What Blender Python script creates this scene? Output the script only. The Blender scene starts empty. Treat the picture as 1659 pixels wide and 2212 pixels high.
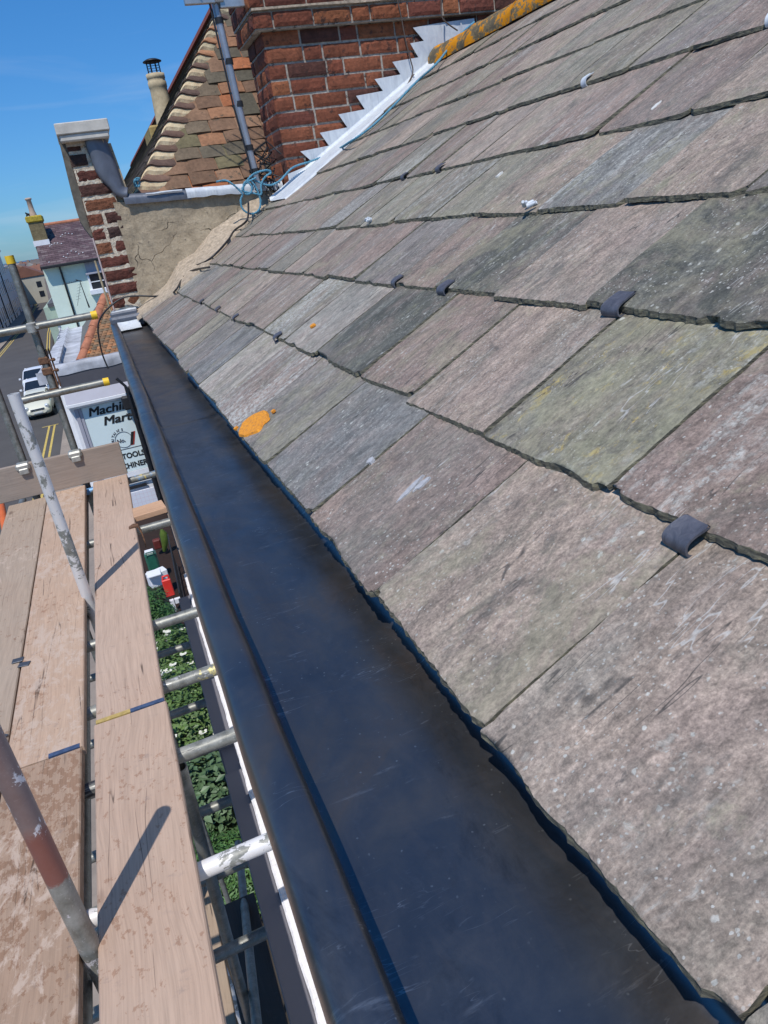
import bpy, math, random
import numpy as np
from mathutils import Vector, Matrix, noise as mn

# ------------------------------------------------------------------ camera
SC = bpy.context.scene
RC = Matrix(((0.9183518, 0.2730075, -0.2865255), (-0.3682833, 0.3244332, -0.8712695), (-0.1449047, 0.9056544, 0.3984880)))
cd = bpy.data.cameras.new('camera'); cam = bpy.data.objects.new('camera', cd)
SC.collection.objects.link(cam)
cd.sensor_fit = 'VERTICAL'; cd.sensor_height = 36; cd.lens = 1520 / 2212 * 36
cd.clip_start = .02; cd.clip_end = 30000
cam.matrix_world = RC.to_4x4(); SC.camera = cam
# ------------------------------------------------------------------ sky and sun
SUN_EL, SUN_AZ = 60, 211
wd = bpy.data.worlds.new('World'); SC.world = wd; wd.use_nodes = True
nt = wd.node_tree; bg = nt.nodes['Background']
sk = nt.nodes.new('ShaderNodeTexSky'); sk.sky_type = 'NISHITA'; sk.sun_disc = False
sk.sun_elevation = math.radians(SUN_EL); sk.sun_rotation = math.radians(SUN_AZ)
sk.air_density = 1.0; sk.dust_density = 0.35; sk.ozone_density = 3.2
bg.inputs[1].default_value = 0.11
tc = nt.nodes.new('ShaderNodeTexCoord'); mp = nt.nodes.new('ShaderNodeMapping'); mp.inputs['Scale'].default_value = (1.2, 1.2, 9)
mp.inputs['Rotation'].default_value = (0, .10, 0)
nz = nt.nodes.new('ShaderNodeTexNoise'); nz.inputs['Scale'].default_value = 3.2; nz.inputs['Detail'].default_value = 7; nz.inputs['Distortion'].default_value = .6
rp = nt.nodes.new('ShaderNodeValToRGB'); rp.color_ramp.elements[0].position = .50; rp.color_ramp.elements[1].position = .78
rp.color_ramp.elements[0].color = (0, 0, 0, 1); rp.color_ramp.elements[1].color = (.28, .28, .28, 1)
sx = nt.nodes.new('ShaderNodeSeparateXYZ'); mr = nt.nodes.new('ShaderNodeMapRange')
mr.inputs[1].default_value = .34; mr.inputs[2].default_value = .02; mr.inputs[3].default_value = 0; mr.inputs[4].default_value = 1
ml = nt.nodes.new('ShaderNodeMath'); ml.operation = 'MULTIPLY'
mx = nt.nodes.new('ShaderNodeMixRGB'); mx.inputs[2].default_value = (6.2, 6.8, 7.6, 1)
L = nt.links.new
L(tc.outputs['Generated'], mp.inputs[0]); L(mp.outputs[0], nz.inputs[0]); L(nz.outputs[0], rp.inputs[0])
L(tc.outputs['Generated'], sx.inputs[0]); L(sx.outputs[2], mr.inputs[0])
L(rp.outputs[0], ml.inputs[0]); L(mr.outputs[0], ml.inputs[1]); L(ml.outputs[0], mx.inputs[0])
tn = nt.nodes.new('ShaderNodeValToRGB'); tn.color_ramp.elements[0].position = 0; tn.color_ramp.elements[0].color = (.36, .64, 1.0, 1); tn.color_ramp.elements[1].position = .45; tn.color_ramp.elements[1].color = (.27, .85, 1.30, 1)
mu = nt.nodes.new('ShaderNodeMixRGB'); mu.blend_type = 'MULTIPLY'; mu.inputs[0].default_value = 1
L(sx.outputs[2], tn.inputs[0]); L(sk.outputs[0], mu.inputs[1]); L(tn.outputs[0], mu.inputs[2]); L(mu.outputs[0], mx.inputs[1]); L(mx.outputs[0], bg.inputs[0])
sd = bpy.data.lights.new('sun', 'SUN'); sd.energy = 4.0; sd.angle = math.radians(.5); sd.color = (1, .955, .90)
so = bpy.data.objects.new('sun', sd); SC.collection.objects.link(so)
e, a = math.radians(SUN_EL), math.radians(SUN_AZ)
SUNV = Vector((math.sin(a) * math.cos(e), math.cos(a) * math.cos(e), math.sin(e)))
so.rotation_euler = SUNV.to_track_quat('Z', 'Y').to_euler()
so.location = SUNV * 30
SC.view_settings.view_transform = 'Standard'; SC.view_settings.look = 'None'
SC.view_settings.exposure = 0; SC.view_settings.gamma = 1

# ------------------------------------------------------------------ measuring helpers (sight lines of the survey camera)
def W(px, py):
    return RC @ Vector((px - 829.5, -(py - 1106.), -1520.))
def onz(p, z): w = W(*p); return w * (z / w.z)
def aty(p, y): w = W(*p); return w * (y / w.y)
def win(x0, y0, x1, wz):
    s = (x1 - x0) / wz
    return lambda x, y: ((x0 + x * s) / 1.507, (y0 + y * s) / 1.507)
z1 = win(0, 0, 900, 1659); z3 = win(0, 1100, 700, 1659); z4 = win(0, 1600, 900, 1659); z5 = win(0, 2400, 1000, 1659)
z6 = win(700, 0, 1700, 1659); z7 = win(300, 300, 1000, 1659); z8 = win(0, 600, 600, 1659)
zc = win(520, 2300, 1000, 1028); zd = win(600, 0, 950, 1106); ze = win(180, 380, 620, 1315)

# ------------------------------------------------------------------ materials
class Mat:
    def __init__(s, name, rough=.7, metal=0.0, spec=.5):
        s.m = bpy.data.materials.new(name); s.m.use_nodes = True
        s.t = s.m.node_tree; s.b = s.t.nodes['Principled BSDF']
        s.b.inputs['Roughness'].default_value = rough; s.b.inputs['Metallic'].default_value = metal
        s.b.inputs['Specular IOR Level'].default_value = spec
    def n(s, t): return s.t.nodes.new(t)
    def l(s, a, b): s.t.links.new(a, b)
    def set(s, sock, v):
        if hasattr(v, 'links'): s.l(v, sock)
        elif isinstance(v, (tuple, list)) and len(v) == 3 and sock.type == 'RGBA': sock.default_value = (*v, 1)
        else: sock.default_value = v
    def obj(s): return s.n('ShaderNodeTexCoord').outputs['Object']
    def attr(s, name, out='Color'):
        a = s.n('ShaderNodeAttribute'); a.attribute_name = name; return a.outputs[out]
    def map(s, v, scale=(1, 1, 1), rot=(0, 0, 0), loc=(0, 0, 0)):
        m = s.n('ShaderNodeMapping'); m.inputs['Scale'].default_value = scale; m.inputs['Rotation'].default_value = rot
        m.inputs['Location'].default_value = loc; s.l(v, m.inputs[0]); return m.outputs[0]
    def noise(s, v, sc=5, det=6, rough=.6, dist=0):
        x = s.n('ShaderNodeTexNoise'); s.l(v, x.inputs['Vector']); x.inputs['Scale'].default_value = sc
        x.inputs['Detail'].default_value = det; x.inputs['Roughness'].default_value = rough; x.inputs['Distortion'].default_value = dist
        return x.outputs['Fac']
    def vor(s, v, sc=5, feat='F1', out='Distance', rand=1):
        x = s.n('ShaderNodeTexVoronoi'); x.feature = feat; s.l(v, x.inputs['Vector']); x.inputs['Scale'].default_value = sc
        x.inputs['Randomness'].default_value = rand; return x.outputs[out]
    def ramp(s, f, stops):
        r = s.n('ShaderNodeValToRGB'); cr = r.color_ramp
        while len(cr.elements) < len(stops): cr.elements.new(.5)
        for e_, (p, c) in zip(cr.elements, stops):
            e_.position = p; e_.color = (*c, 1) if isinstance(c, tuple) else (c, c, c, 1)
        s.l(f, r.inputs[0]); return r.outputs[0]
    def mix(s, f, a, b, mode='MIX'):
        x = s.n('ShaderNodeMixRGB'); x.blend_type = mode
        s.set(x.inputs[0], f); s.set(x.inputs[1], a); s.set(x.inputs[2], b); return x.outputs[0]
    def math(s, op, a, b=0.0, clamp=False):
        x = s.n('ShaderNodeMath'); x.operation = op; x.use_clamp = clamp
        s.set(x.inputs[0], a); s.set(x.inputs[1], b); return x.outputs[0]
    def thr(s, f, lo, hi):
        x = s.n('ShaderNodeMapRange'); s.l(f, x.inputs[0]); x.inputs[1].default_value = lo; x.inputs[2].default_value = hi
        return x.outputs[0]
    def base(s, c): s.set(s.b.inputs['Base Color'], c)
    def rough(s, c): s.set(s.b.inputs['Roughness'], c)
    def bump(s, h, strength=.5, dist=.002, prev=None):
        x = s.n('ShaderNodeBump'); x.inputs['Strength'].default_value = strength; x.inputs['Distance'].default_value = dist
        s.l(h, x.inputs['Height'])
        if prev is not None: s.l(prev, x.inputs['Normal'])
        s.l(x.outputs[0], s.b.inputs['Normal']); return x.outputs[0]

def m_slate():
    m = Mat('slate', .74); uv0 = m.attr('suv', 'Vector'); t = m.attr('tint'); lx = m.n('ShaderNodeSeparateColor'); m.l(m.attr('lich'), lx.inputs[0])
    wv = m.n('ShaderNodeTexNoise'); m.l(uv0, wv.inputs[0]); wv.inputs['Scale'].default_value = 55; wv.inputs['Detail'].default_value = 3
    w1 = m.n('ShaderNodeVectorMath'); w1.operation = 'SCALE'; m.l(wv.outputs['Color'], w1.inputs[0]); w1.inputs['Scale'].default_value = .009
    w2 = m.n('ShaderNodeVectorMath'); w2.operation = 'ADD'; m.l(uv0, w2.inputs[0]); m.l(w1.outputs[0], w2.inputs[1]); uv = w2.outputs[0]
    st = m.noise(m.map(uv, (24, 3.0, 1)), 1, 9, .70, .6)          # cleavage grain running down the slate
    fs = m.noise(m.map(uv, (95, 30, 1)), 1, 7, .75, .3)
    bl = m.noise(m.map(uv, (1, .55, 1)), 9, 8, .70, .8); gr = m.noise(uv0, 330, 3, .7); md = m.noise(m.map(uv, (1, .6, 1)), 46, 7, .74)
    c = m.mix(m.ramp(st, [(.32, 0.0), (.68, 1.0)]), m.mix(1, t, (.60, .61, .61), 'MULTIPLY'), m.mix(1, t, (1.30, 1.27, 1.24), 'MULTIPLY'))
    c = m.mix(m.math('MULTIPLY', m.thr(bl, .46, .62), .75), c, m.mix(.6, c, (.29, .215, .18)))
    c = m.mix(m.math('MULTIPLY', m.thr(m.noise(m.map(uv, (1, .6, 1), loc=(4, 2, 0)), 11, 8, .72), .50, .64), .85), c, m.mix(.65, c, (.135, .13, .098)))
    c = m.mix(m.math('MULTIPLY', m.thr(m.noise(m.map(uv, (1, .5, 1), loc=(14, 2, 0)), 8, 8, .72), .54, .68), .6), c, m.mix(.5, c, (.345, .32, .255)))
    c = m.mix(.65, c, m.ramp(fs, [(.30, .24), (.5, .50), (.72, .76)]), 'OVERLAY')
    c = m.mix(.85, c, m.ramp(gr, [(.3, .30), (.7, .70)]), 'OVERLAY')
    c = m.mix(.38, c, m.ramp(md, [(.32, .30), (.5, .5), (.68, .70)]), 'OVERLAY')
    # pale wash that runs down some slates
    wn = m.noise(m.map(uv, (30, 4.5, 1), loc=(7, 1, 0)), 1, 9, .78, .4); wz = m.noise(uv, 3.0, 3, .5)
    wf = m.math('ADD', m.math('MULTIPLY', wn, .7), m.math('MULTIPLY', wz, .3))
    wf = m.math('ADD', wf, m.math('MULTIPLY', lx.outputs[0], .15))
    wm = m.math('MULTIPLY', m.thr(wf, .565, .67), m.thr(m.noise(uv0, 120, 5, .75), .42, .55))
    c = m.mix(m.math('MULTIPLY', wm, .85), c, (.46, .455, .41))
    # lichen specks, ragged and of many sizes
    for sc_, lo, hi, mk, ml_, col in ((48, .16, .11, 5, .54, (.50, .50, .44)), (95, .17, .12, 8, .50, (.48, .47, .42)), (210, .20, .15, 14, .46, (.44, .43, .39))):
        d = m.math('ADD', m.vor(m.map(uv, (1, .8, 1), loc=(sc_, 0, 0)), sc_), m.math('MULTIPLY', m.math('SUBTRACT', m.noise(uv0, sc_ * 3.5, 3, .7), .5), .30))
        sp = m.math('MULTIPLY', m.thr(d, lo, hi), m.thr(m.noise(m.map(uv0, loc=(0, sc_, 0)), mk, 4, .65), ml_, ml_ + .06)); c = m.mix(m.math('MULTIPLY', sp, .8), c, col)
    # crusted clumps
    cl = m.math('MULTIPLY', m.thr(m.noise(m.map(uv, loc=(3, 30, 0)), 30, 9, .8), .60, .66), m.thr(m.noise(m.map(uv0, loc=(9, 3, 0)), 6, 3, .6), .56, .64))
    c = m.mix(m.math('MULTIPLY', cl, .7), c, (.42, .41, .36))
    # yellow crust
    yn = m.math('ADD', m.noise(m.map(uv, (1.5, .8, 1), loc=(3, 9, 0)), 26, 10, .8), m.math('MULTIPLY', lx.outputs[1], .12))
    c = m.mix(m.math('MULTIPLY', m.thr(yn, .68, .74), .85), c, (.42, .31, .09))
    yg = m.math('ADD', m.noise(m.map(uv, (1, .7, 1), loc=(13, 5, 0)), 13, 9, .78), m.math('MULTIPLY', lx.outputs[1], .13))
    c = m.mix(m.math('MULTIPLY', m.thr(yg, .58, .72), .6), c, (.27, .26, .165))
    # dark pits
    c = m.mix(m.math('MULTIPLY', m.thr(m.noise(m.map(uv, (1, .4, 1), loc=(5, 5, 0)), 80, 6, .75), .62, .70), .65), c, (.06, .055, .05))
    # big dark damp stains and mossy tide marks
    ds = m.noise(m.map(uv, (1.6, 1, 1), loc=(21, 8, 0)), 5.5, 10, .74, 1.0); c = m.mix(m.math('MULTIPLY', m.thr(ds, .555, .63), .60), c, (.095, .088, .076))
    ms = m.noise(m.map(uv, (1, .8, 1), loc=(31, 18, 0)), 7, 10, .80, .6); ms = m.math('ADD', ms, m.math('MULTIPLY', m.math('SUBTRACT', lx.outputs[2], .5), .14)); c = m.mix(m.math('MULTIPLY', m.thr(ms, .55, .66), .55), c, (.27, .245, .165))
    gg = m.math('ADD', m.noise(m.map(uv, (1, .5, 1), loc=(51, 8, 0)), 4.5, 8, .7, .5), m.math('MULTIPLY', m.math('SUBTRACT', lx.outputs[2], .5), -.12)); c = m.mix(m.math('MULTIPLY', m.thr(gg, .50, .62), .28), c, (.185, .185, .170))
    def hair(sc_, loc, wdt): return m.thr(m.math('ABSOLUTE', m.math('SUBTRACT', m.noise(m.map(uv0, sc_, loc=loc), 1, 3, .6, .3), .5)), wdt, wdt * .3)
    hm = m.thr(m.noise(m.map(uv0, loc=(7, 77, 0)), 8, 3, .6), .56, .60)
    c = m.mix(m.math('MULTIPLY', m.math('MULTIPLY', hair((22, 2.2, 1), (3, 0, 0), .006), hm), .8), c, (.05, .045, .04))
    c = m.mix(m.math('MULTIPLY', m.math('MULTIPLY', hair((30, 4, 1), (9, 50, 0), .007), m.thr(m.noise(m.map(uv0, loc=(17, 7, 0)), 7, 3, .6), .58, .62)), .6), c, (.48, .47, .44))
    c = m.mix(.7, c, m.ramp(m.noise(m.map(uv, (1, .55, 1), loc=(61, 8, 0)), 150, 6, .8), [(.34, .26), (.5, .5), (.66, .74)]), 'OVERLAY')
    m.base(c)
    lay = m.math('MULTIPLY', m.math('FLOOR', m.math('MULTIPLY', m.noise(m.map(uv, (1, .45, 1), loc=(2, 40, 0)), 7, 9, .62, .5), 9)), .45)
    h = m.math('ADD', m.math('MULTIPLY', st, .7), m.math('ADD', m.math('MULTIPLY', fs, .28), m.math('ADD', m.math('ADD', m.math('MULTIPLY', gr, .14), lay), m.math('MULTIPLY', md, .28))))
    m.bump(h, .5, .005)
    return m.m

def m_slate_edge():
    m = Mat('slate_edge', .85); o = m.obj()
    n = m.noise(m.map(o, (60, 60, 260)), 1, 6, .7)
    c = m.ramp(n, [(.32, (.05, .048, .038)), (.5, (.14, .13, .095)), (.62, (.24, .22, .14)), (.75, (.36, .35, .26))]); m.base(c); m.bump(n, 1, .004); return m.m

def m_sheet():
    m = Mat('dark_sheet_metal', .42, .88, .5); o = m.obj()
    big = m.noise(m.map(o, (1, .6, 1)), 6, 5, .6, 1.2); smu = m.noise(m.map(o, (9, 3, 1), rot=(0, 0, .5)), 3, 6, .7, .8)
    c = m.ramp(big, [(.3, (.105, .118, .135)), (.44, (.135, .146, .162)), (.55, (.175, .168, .165)), (.66, (.225, .18, .15))])
    c = m.mix(m.math('MULTIPLY', m.thr(smu, .50, .72), .5), c, (.22, .195, .185)); c = m.mix(m.math('MULTIPLY', m.thr(m.noise(m.map(o, (7, 2.5, 1), rot=(0, 0, .2), loc=(6, 6, 0)), 1, 9, .75, 1.2), .56, .70), .5), c, (.035, .04, .05)); c = m.mix(m.math('MULTIPLY', m.thr(m.noise(m.map(o, (22, 9, 1), rot=(0, 0, -.4), loc=(4, 4, 0)), 1, 7, .75, .5), .60, .72), .35), c, (.24, .24, .25))
    # scratches, mostly across
    def scr(rot, sc, loc):
        v = m.map(o, sc, rot, loc); w = m.noise(v, 1, 3, .55)
        return m.thr(m.math('ABSOLUTE', m.math('SUBTRACT', w, .5)), .0075, .0015)
    mk = m.thr(m.noise(o, 9, 4, .65), .54, .62); mk2 = m.thr(m.noise(m.map(o, loc=(3, 3, 0)), 13, 4, .65), .56, .63)
    s1 = m.math('MULTIPLY', scr((0, 0, .35), (9, 60, 1), (0, 0, 0)), mk); s2 = m.math('MULTIPLY', scr((0, 0, -.3), (11, 75, 1), (9, 2, 0)), mk2)
    s3 = m.math('MULTIPLY', scr((0, 0, 1.2), (5, 60, 1), (5, 7, 0)), m.math('MULTIPLY', mk, mk2))
    c = m.mix(m.math('MULTIPLY', m.math('ADD', s1, m.math('ADD', s2, s3), True), .5), c, (.5, .5, .5))
    du = m.math('MULTIPLY', m.thr(m.noise(m.map(o, (14, 75, 1), rot=(0, 0, .25), loc=(2, 5, 0)), 1, 6, .7, .3), .60, .70), m.thr(m.noise(m.map(o, loc=(1, 9, 0)), 11, 4, .6), .50, .60)); c = m.mix(m.math('MULTIPLY', du, .5), c, (.48, .46, .44))
    d = m.math('ADD', m.vor(o, 120), m.math('MULTIPLY', m.math('SUBTRACT', m.noise(o, 400, 2, .6), .5), .25)); sp = m.math('MULTIPLY', m.thr(d, .13, .07), m.thr(m.noise(o, 12, 5, .7), .50, .58))
    c = m.mix(m.math('MULTIPLY', sp, .7), c, (.42, .42, .40))
    m.base(c); m.rough(m.ramp(m.noise(o, 14, 7, .75, .5), [(.3, .27), (.7, .46)]))
    b = m.bump(m.noise(m.map(o, (1, .5, 1)), 11, 3, .5), .25, .006); m.bump(m.noise(o, 60, 3, .5), .12, .001, b); return m.m

def m_wood(name, col, stain=.0, cem=.0, seedloc=(0, 0, 0), axis='Y'):
    m = Mat(name, .78, 0, .3); o = m.map(m.obj(), loc=seedloc)
    if axis == 'X': o = m.map(o, rot=(0, 0, math.pi / 2))
    warp = m.noise(m.map(o, (1.5, .6, 2)), 2.0, 2, .5)
    x = m.n('ShaderNodeSeparateXYZ'); m.l(o, x.inputs[0])
    u = m.math('ADD', m.math('MULTIPLY', x.outputs[0], 1), m.math('MULTIPLY', warp, .13))
    cx = m.n('ShaderNodeCombineXYZ'); m.l(u, cx.inputs[0]); m.l(m.math('MULTIPLY', x.outputs[1], .035), cx.inputs[1]); m.l(x.outputs[2], cx.inputs[2])
    g = m.noise(cx.outputs[0], 75, 5, .6); g2 = m.noise(cx.outputs[0], 230, 3, .6)
    col = tuple(col)
    c = m.ramp(g, [(.3, tuple(v * .88 for v in col)), (.5, col), (.7, tuple(min(1, v * 1.08) for v in col))])
    c = m.mix(.35, c, m.ramp(g2, [(.3, .35), (.6, .58)]), 'OVERLAY')
    c = m.mix(m.math('MULTIPLY', m.thr(m.noise(o, 3, 5, .6), .4, .7), .4), c, m.mix(1, c, (.95, .86, .80), 'MULTIPLY'))
    # drying cracks
    cv = m.map(o, (16, .75, 1), loc=(2, 0, 0)); w = m.noise(cv, 1, 2, .5, .2)
    cr = m.math('MULTIPLY', m.thr(m.math('ABSOLUTE', m.math('SUBTRACT', w, .5)), .010, .003), m.thr(m.noise(m.map(o, (3, .9, 1)), 2, 3, .6), .52, .56))
    c = m.mix(m.math('MULTIPLY', cr, .75), c, (.06, .04, .03))
    # knots
    kd = m.vor(m.map(o, (4.5, 1.6, 0), loc=(.3, .2, 0)), 1); c = m.mix(m.math('MULTIPLY', m.thr(kd, .075, .035), .6), c, (.10, .06, .04))
    # dirt smears
    dn = m.noise(m.map(o, (18, 30, 1), rot=(0, 0, .5)), 1, 6, .7); dm = m.thr(m.noise(o, 5, 3, .6), .46, .58)
    c = m.mix(m.math('MULTIPLY', m.math('MULTIPLY', m.thr(dn, .58, .70), dm), .35), c, (.12, .11, .12))
    if stain:
        sn = m.noise(m.map(o, (1, .7, 1), loc=(7, 7, 0)), 34, 6, .68); sm = m.noise(m.map(o, (1, 1, 1)), 2.2, 2, .5)
        s_ = m.thr(m.math('ADD', m.math('MULTIPLY', sn, .75), m.math('MULTIPLY', sm, .35)), .66 - stain, .68 - stain)
        c = m.mix(m.math('MULTIPLY', s_, .55), c, m.mix(1, c, (.58, .42, .32), 'MULTIPLY'))
    if cem:
        cn = m.noise(m.map(o, (1.6, .8, 1), loc=(1, 3, 0)), 13, 9, .78, .5); cb = m.noise(m.map(o, loc=(5, 5, 0)), 1.6, 2, .5)
        s_ = m.thr(m.math('ADD', m.math('MULTIPLY', cn, .75), m.math('MULTIPLY', cb, .35)), .66 - cem, .72 - cem)
        c = m.mix(m.math('MULTIPLY', s_, .75), c, (.50, .385, .305))
    m.base(c); b = m.bump(g, .4, .002)
    m.bump(cr, -1.0, .004, b) if False else None
    return m.m

def m_tube(name, kind='plain'):
    m = Mat(name, .42, .6); o = m.obj()
    n = m.noise(o, 22, 6, .7); n2 = m.noise(m.map(o, loc=(3, 3, 3)), 7, 8, .75, .4)
    c = m.ramp(n, [(.3, (.15, .15, .13)), (.5, (.25, .25, .225)), (.72, (.36, .36, .33))])
    c = m.mix(m.math('MULTIPLY', m.thr(n2, .60, .68), .6), c, (.15, .13, .11))
    c = m.mix(m.math('MULTIPLY', m.thr(m.noise(o, 120, 3, .6), .62, .7), .4), c, (.6, .6, .57))
    met = .6
    def paint(c, col, lo, loc): return m.mix(m.thr(m.noise(m.map(o, (1, 1, 1), loc=loc), 9, 8, .72, .4), lo, lo + .015), c, col)
    if kind == 'white': c = paint(c, (.70, .68, .67), .45, (1, 0, 0)); met = .1
    if kind == 'chalky': c = paint(c, (.66, .64, .62), .47, (2, 0, 0)); met = .25
    if kind == 'yellow': c = paint(c, (.62, .52, .22), .56, (3, 0, 0)); c = paint(c, (.5, .5, .48), .58, (5, 0, 0)); met = .3
    if kind == 'blue': c = paint(c, (.18, .36, .60), .50, (4, 1, 0)); c = paint(c, (.72, .55, .12), .58, (8, 0, 0)); met = .2
    if kind == 'red':
        x_ = m.n('ShaderNodeSeparateXYZ'); m.l(o, x_.inputs[0]); zz = m.math('ADD', x_.outputs[2], m.math('MULTIPLY', m.math('SUBTRACT', n2, .5), .14))
        c = m.mix(m.math('MULTIPLY', m.thr(zz, 7.90, 7.93), .75), c, (.20, .12, .115)); c = m.mix(m.math('MULTIPLY', m.math('MULTIPLY', m.thr(zz, 7.745, 7.755), m.thr(zz, 7.93, 7.90)), .9), c, (.24, .085, .065)); c = paint(c, (.62, .60, .62), .57, (9, 0, 0)); met = .3
    if kind == 'black': c = m.mix(m.thr(m.noise(m.map(o, (3, 30, 30)), 1, 5, .7), .5, .56), c, (.05, .05, .055)); met = .3
    m.base(c); m.b.inputs['Metallic'].default_value = met; m.rough(m.ramp(n, [(.3, .34), (.7, .58)])); m.bump(n2, .25, .002); return m.m

def m_tint(name, rough=.85, sc=60, amt=.6, bump=.5, bd=.003, spots=None, spec=.3):
    m = Mat(name, rough, 0, spec); o = m.obj(); t = m.attr('tint'); n = m.noise(o, sc, 7, .7); n2 = m.noise(o, sc * .2, 5, .6)
    c = m.mix(amt, t, m.ramp(n, [(.28, .25), (.5, .5), (.72, .72)]), 'OVERLAY'); c = m.mix(amt * .8, c, m.ramp(n2, [(.3, .34), (.7, .66)]), 'OVERLAY')
    if spots:
        for i, (col, scl, lo) in enumerate(spots): c = m.mix(m.math('MULTIPLY', m.thr(m.noise(m.map(o, loc=(i * 5 + 2, 1, 0)), scl, 7, .72), lo, lo + .04), .8), c, col)
    m.base(c); m.bump(n, bump, bd); return m.m

def m_plain(name, col, rough=.7, metal=0, sc=20, var=.15, bump=.1, bd=.002, spec=.4, emit=None):
    m = Mat(name, rough, metal, spec); o = m.obj(); n = m.noise(o, sc, 6, .65)
    m.base(m.ramp(n, [(.3, tuple(v * (1 - var) for v in col)), (.7, tuple(min(1, v * (1 + var)) for v in col))]))
    if bump: m.bump(n, bump, bd)
    return m.m

def m_cement():
    m = Mat('cement_render', .92, 0, .2); o = m.obj(); n = m.noise(o, 9, 8, .68, .4); f = m.noise(o, 120, 5, .7); p = m.noise(o, 45, 5, .65)
    c = m.ramp(n, [(.3, (.25, .20, .135)), (.5, (.38, .305, .21)), (.7, (.50, .41, .285))])
    c = m.mix(.6, c, m.ramp(f, [(.3, .38), (.7, .64)]), 'OVERLAY')
    c = m.mix(m.math('MULTIPLY', m.thr(p, .60, .68), .6), c, (.10, .085, .07)); c = m.mix(m.math('MULTIPLY', m.thr(m.noise(m.map(o, (1, 1, .7), loc=(3, 3, 0)), 4.5, 9, .74, .5), .50, .64), .5), c, (.17, .155, .125))
    # real shrinkage cracks, wandering
    dv = m.n('ShaderNodeVectorMath'); dv.operation = 'ADD'; x = m.n('ShaderNodeTexNoise'); x.inputs['Scale'].default_value = 9; m.l(o, x.inputs[0])
    sc_ = m.n('ShaderNodeVectorMath'); sc_.operation = 'SCALE'; m.l(x.outputs['Color'], sc_.inputs[0]); sc_.inputs['Scale'].default_value = .16
    m.l(o, dv.inputs[0]); m.l(sc_.outputs[0], dv.inputs[1])
    cr = m.vor(dv.outputs[0], 2.6, 'DISTANCE_TO_EDGE'); k = m.math('MULTIPLY', m.thr(cr, .008, .002), m.thr(m.noise(o, 3, 3, .5), .50, .56))
    c = m.mix(m.math('MULTIPLY', k, .8), c, (.04, .035, .03))
    m.base(c); b = m.bump(m.math('SUBTRACT', m.math('ADD', m.math('MULTIPLY', n, .8), m.math('MULTIPLY', p, .5)), m.math('MULTIPLY', k, .6)), .7, .012); m.bump(f, .5, .003, b); return m.m

def m_lead(name, col, col2, sc=12, metal=.3, rough=.5):
    m = Mat(name, rough, metal); o = m.obj(); n = m.noise(m.map(o, (1.6, 1.6, .8)), sc, 6, .65, .8)
    c = m.ramp(n, [(.3, col), (.7, col2)]); s_ = m.noise(m.map(o, (30, 30, 3), loc=(3, 0, 0)), 1, 4, .6)
    c = m.mix(m.math('MULTIPLY', m.thr(s_, .58, .66), .35), c, tuple(v * .7 for v in col))
    m.base(c); m.bump(n, .35, .006); return m.m

def m_ground(name, c1, c2, sc=.5, fine=20):
    m = Mat(name, .9, 0, .2); o = m.obj(); n = m.noise(o, sc, 6, .6); f = m.noise(o, fine, 4, .6)
    c = m.ramp(n, [(.35, c1), (.65, c2)]); m.base(m.mix(.4, c, m.ramp(f, [(.3, .4), (.7, .6)]), 'OVERLAY')); return m.m

def m_brickface(name, c1, c2, mortar, sx=.225, sz=.075):
    m = Mat(name, .9, 0, .2); o = m.obj(); x = m.n('ShaderNodeSeparateXYZ'); m.l(o, x.inputs[0])
    cx = m.n('ShaderNodeCombineXYZ'); m.l(m.math('ADD', x.outputs[0], x.outputs[1]), cx.inputs[0]); m.l(x.outputs[2], cx.inputs[1])
    b = m.n('ShaderNodeTexBrick'); m.l(cx.outputs[0], b.inputs[0]); b.inputs['Color1'].default_value = (*c1, 1); b.inputs['Color2'].default_value = (*c2, 1)
    b.inputs['Mortar'].default_value = (*mortar, 1); b.inputs['Scale'].default_value = 1; b.inputs['Brick Width'].default_value = sx; b.inputs['Row Height'].default_value = sz; b.inputs['Mortar Size'].default_value = sz * .07
    m.base(m.mix(.4, b.outputs[0], m.ramp(m.noise(o, 8, 5, .6), [(.3, .4), (.7, .6)]), 'OVERLAY')); return m.m

def m_leaf(name, a, b, sc=9):
    m = Mat(name, .5, 0, .4); o = m.obj(); n = m.noise(o, sc, 4, .6); m.base(m.ramp(n, [(.35, a), (.65, b)])); return m.m

SL = m_slate(); SLE = m_slate_edge(); SHEET = m_sheet()
WOODM = m_wood('worn_board_wood', (.44, .32, .245), 0.01, 0, (3, 1, 0)); WOODM2 = m_wood('worn_board_wood_near', (.425, .305, .23), .045, 0, (9, 4, 0))
WOODA = m_wood('splashed_board_wood', (.45, .315, .225), .03, .105, (1, 6, 0)); WOODB = m_wood('cement_board_wood', (.34, .235, .165), .08, .095, (5, 3, 0))
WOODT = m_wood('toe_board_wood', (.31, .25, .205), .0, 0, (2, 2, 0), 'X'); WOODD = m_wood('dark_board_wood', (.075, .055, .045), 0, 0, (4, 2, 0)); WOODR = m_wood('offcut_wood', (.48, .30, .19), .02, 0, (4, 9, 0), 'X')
TB = {k: m_tube('galvanised_tube_' + k, k) for k in ('plain', 'white', 'chalky', 'yellow', 'blue', 'red', 'black')}
RUST = m_plain('rusty_steel', (.16, .085, .05), .8, .2, 60, .5, .4); STEEL = m_plain('pale_steel', (.42, .41, .37), .45, .5, 40, .25, .2)
YCAP = m_plain('yellow_plastic', (.80, .52, .03), .5, 0, 20, .1, .05)
BRICK = m_tint('old_brick', .9, 70, .95, 1.0, .010, [((.05, .035, .03), 16, .64), ((.36, .31, .24), 40, .70)])
BRICKC = m_tint('stack_brick', .88, 60, .85, .7, .007, [((.045, .025, .02), 22, .58), ((.26, .10, .05), 30, .64)])
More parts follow.
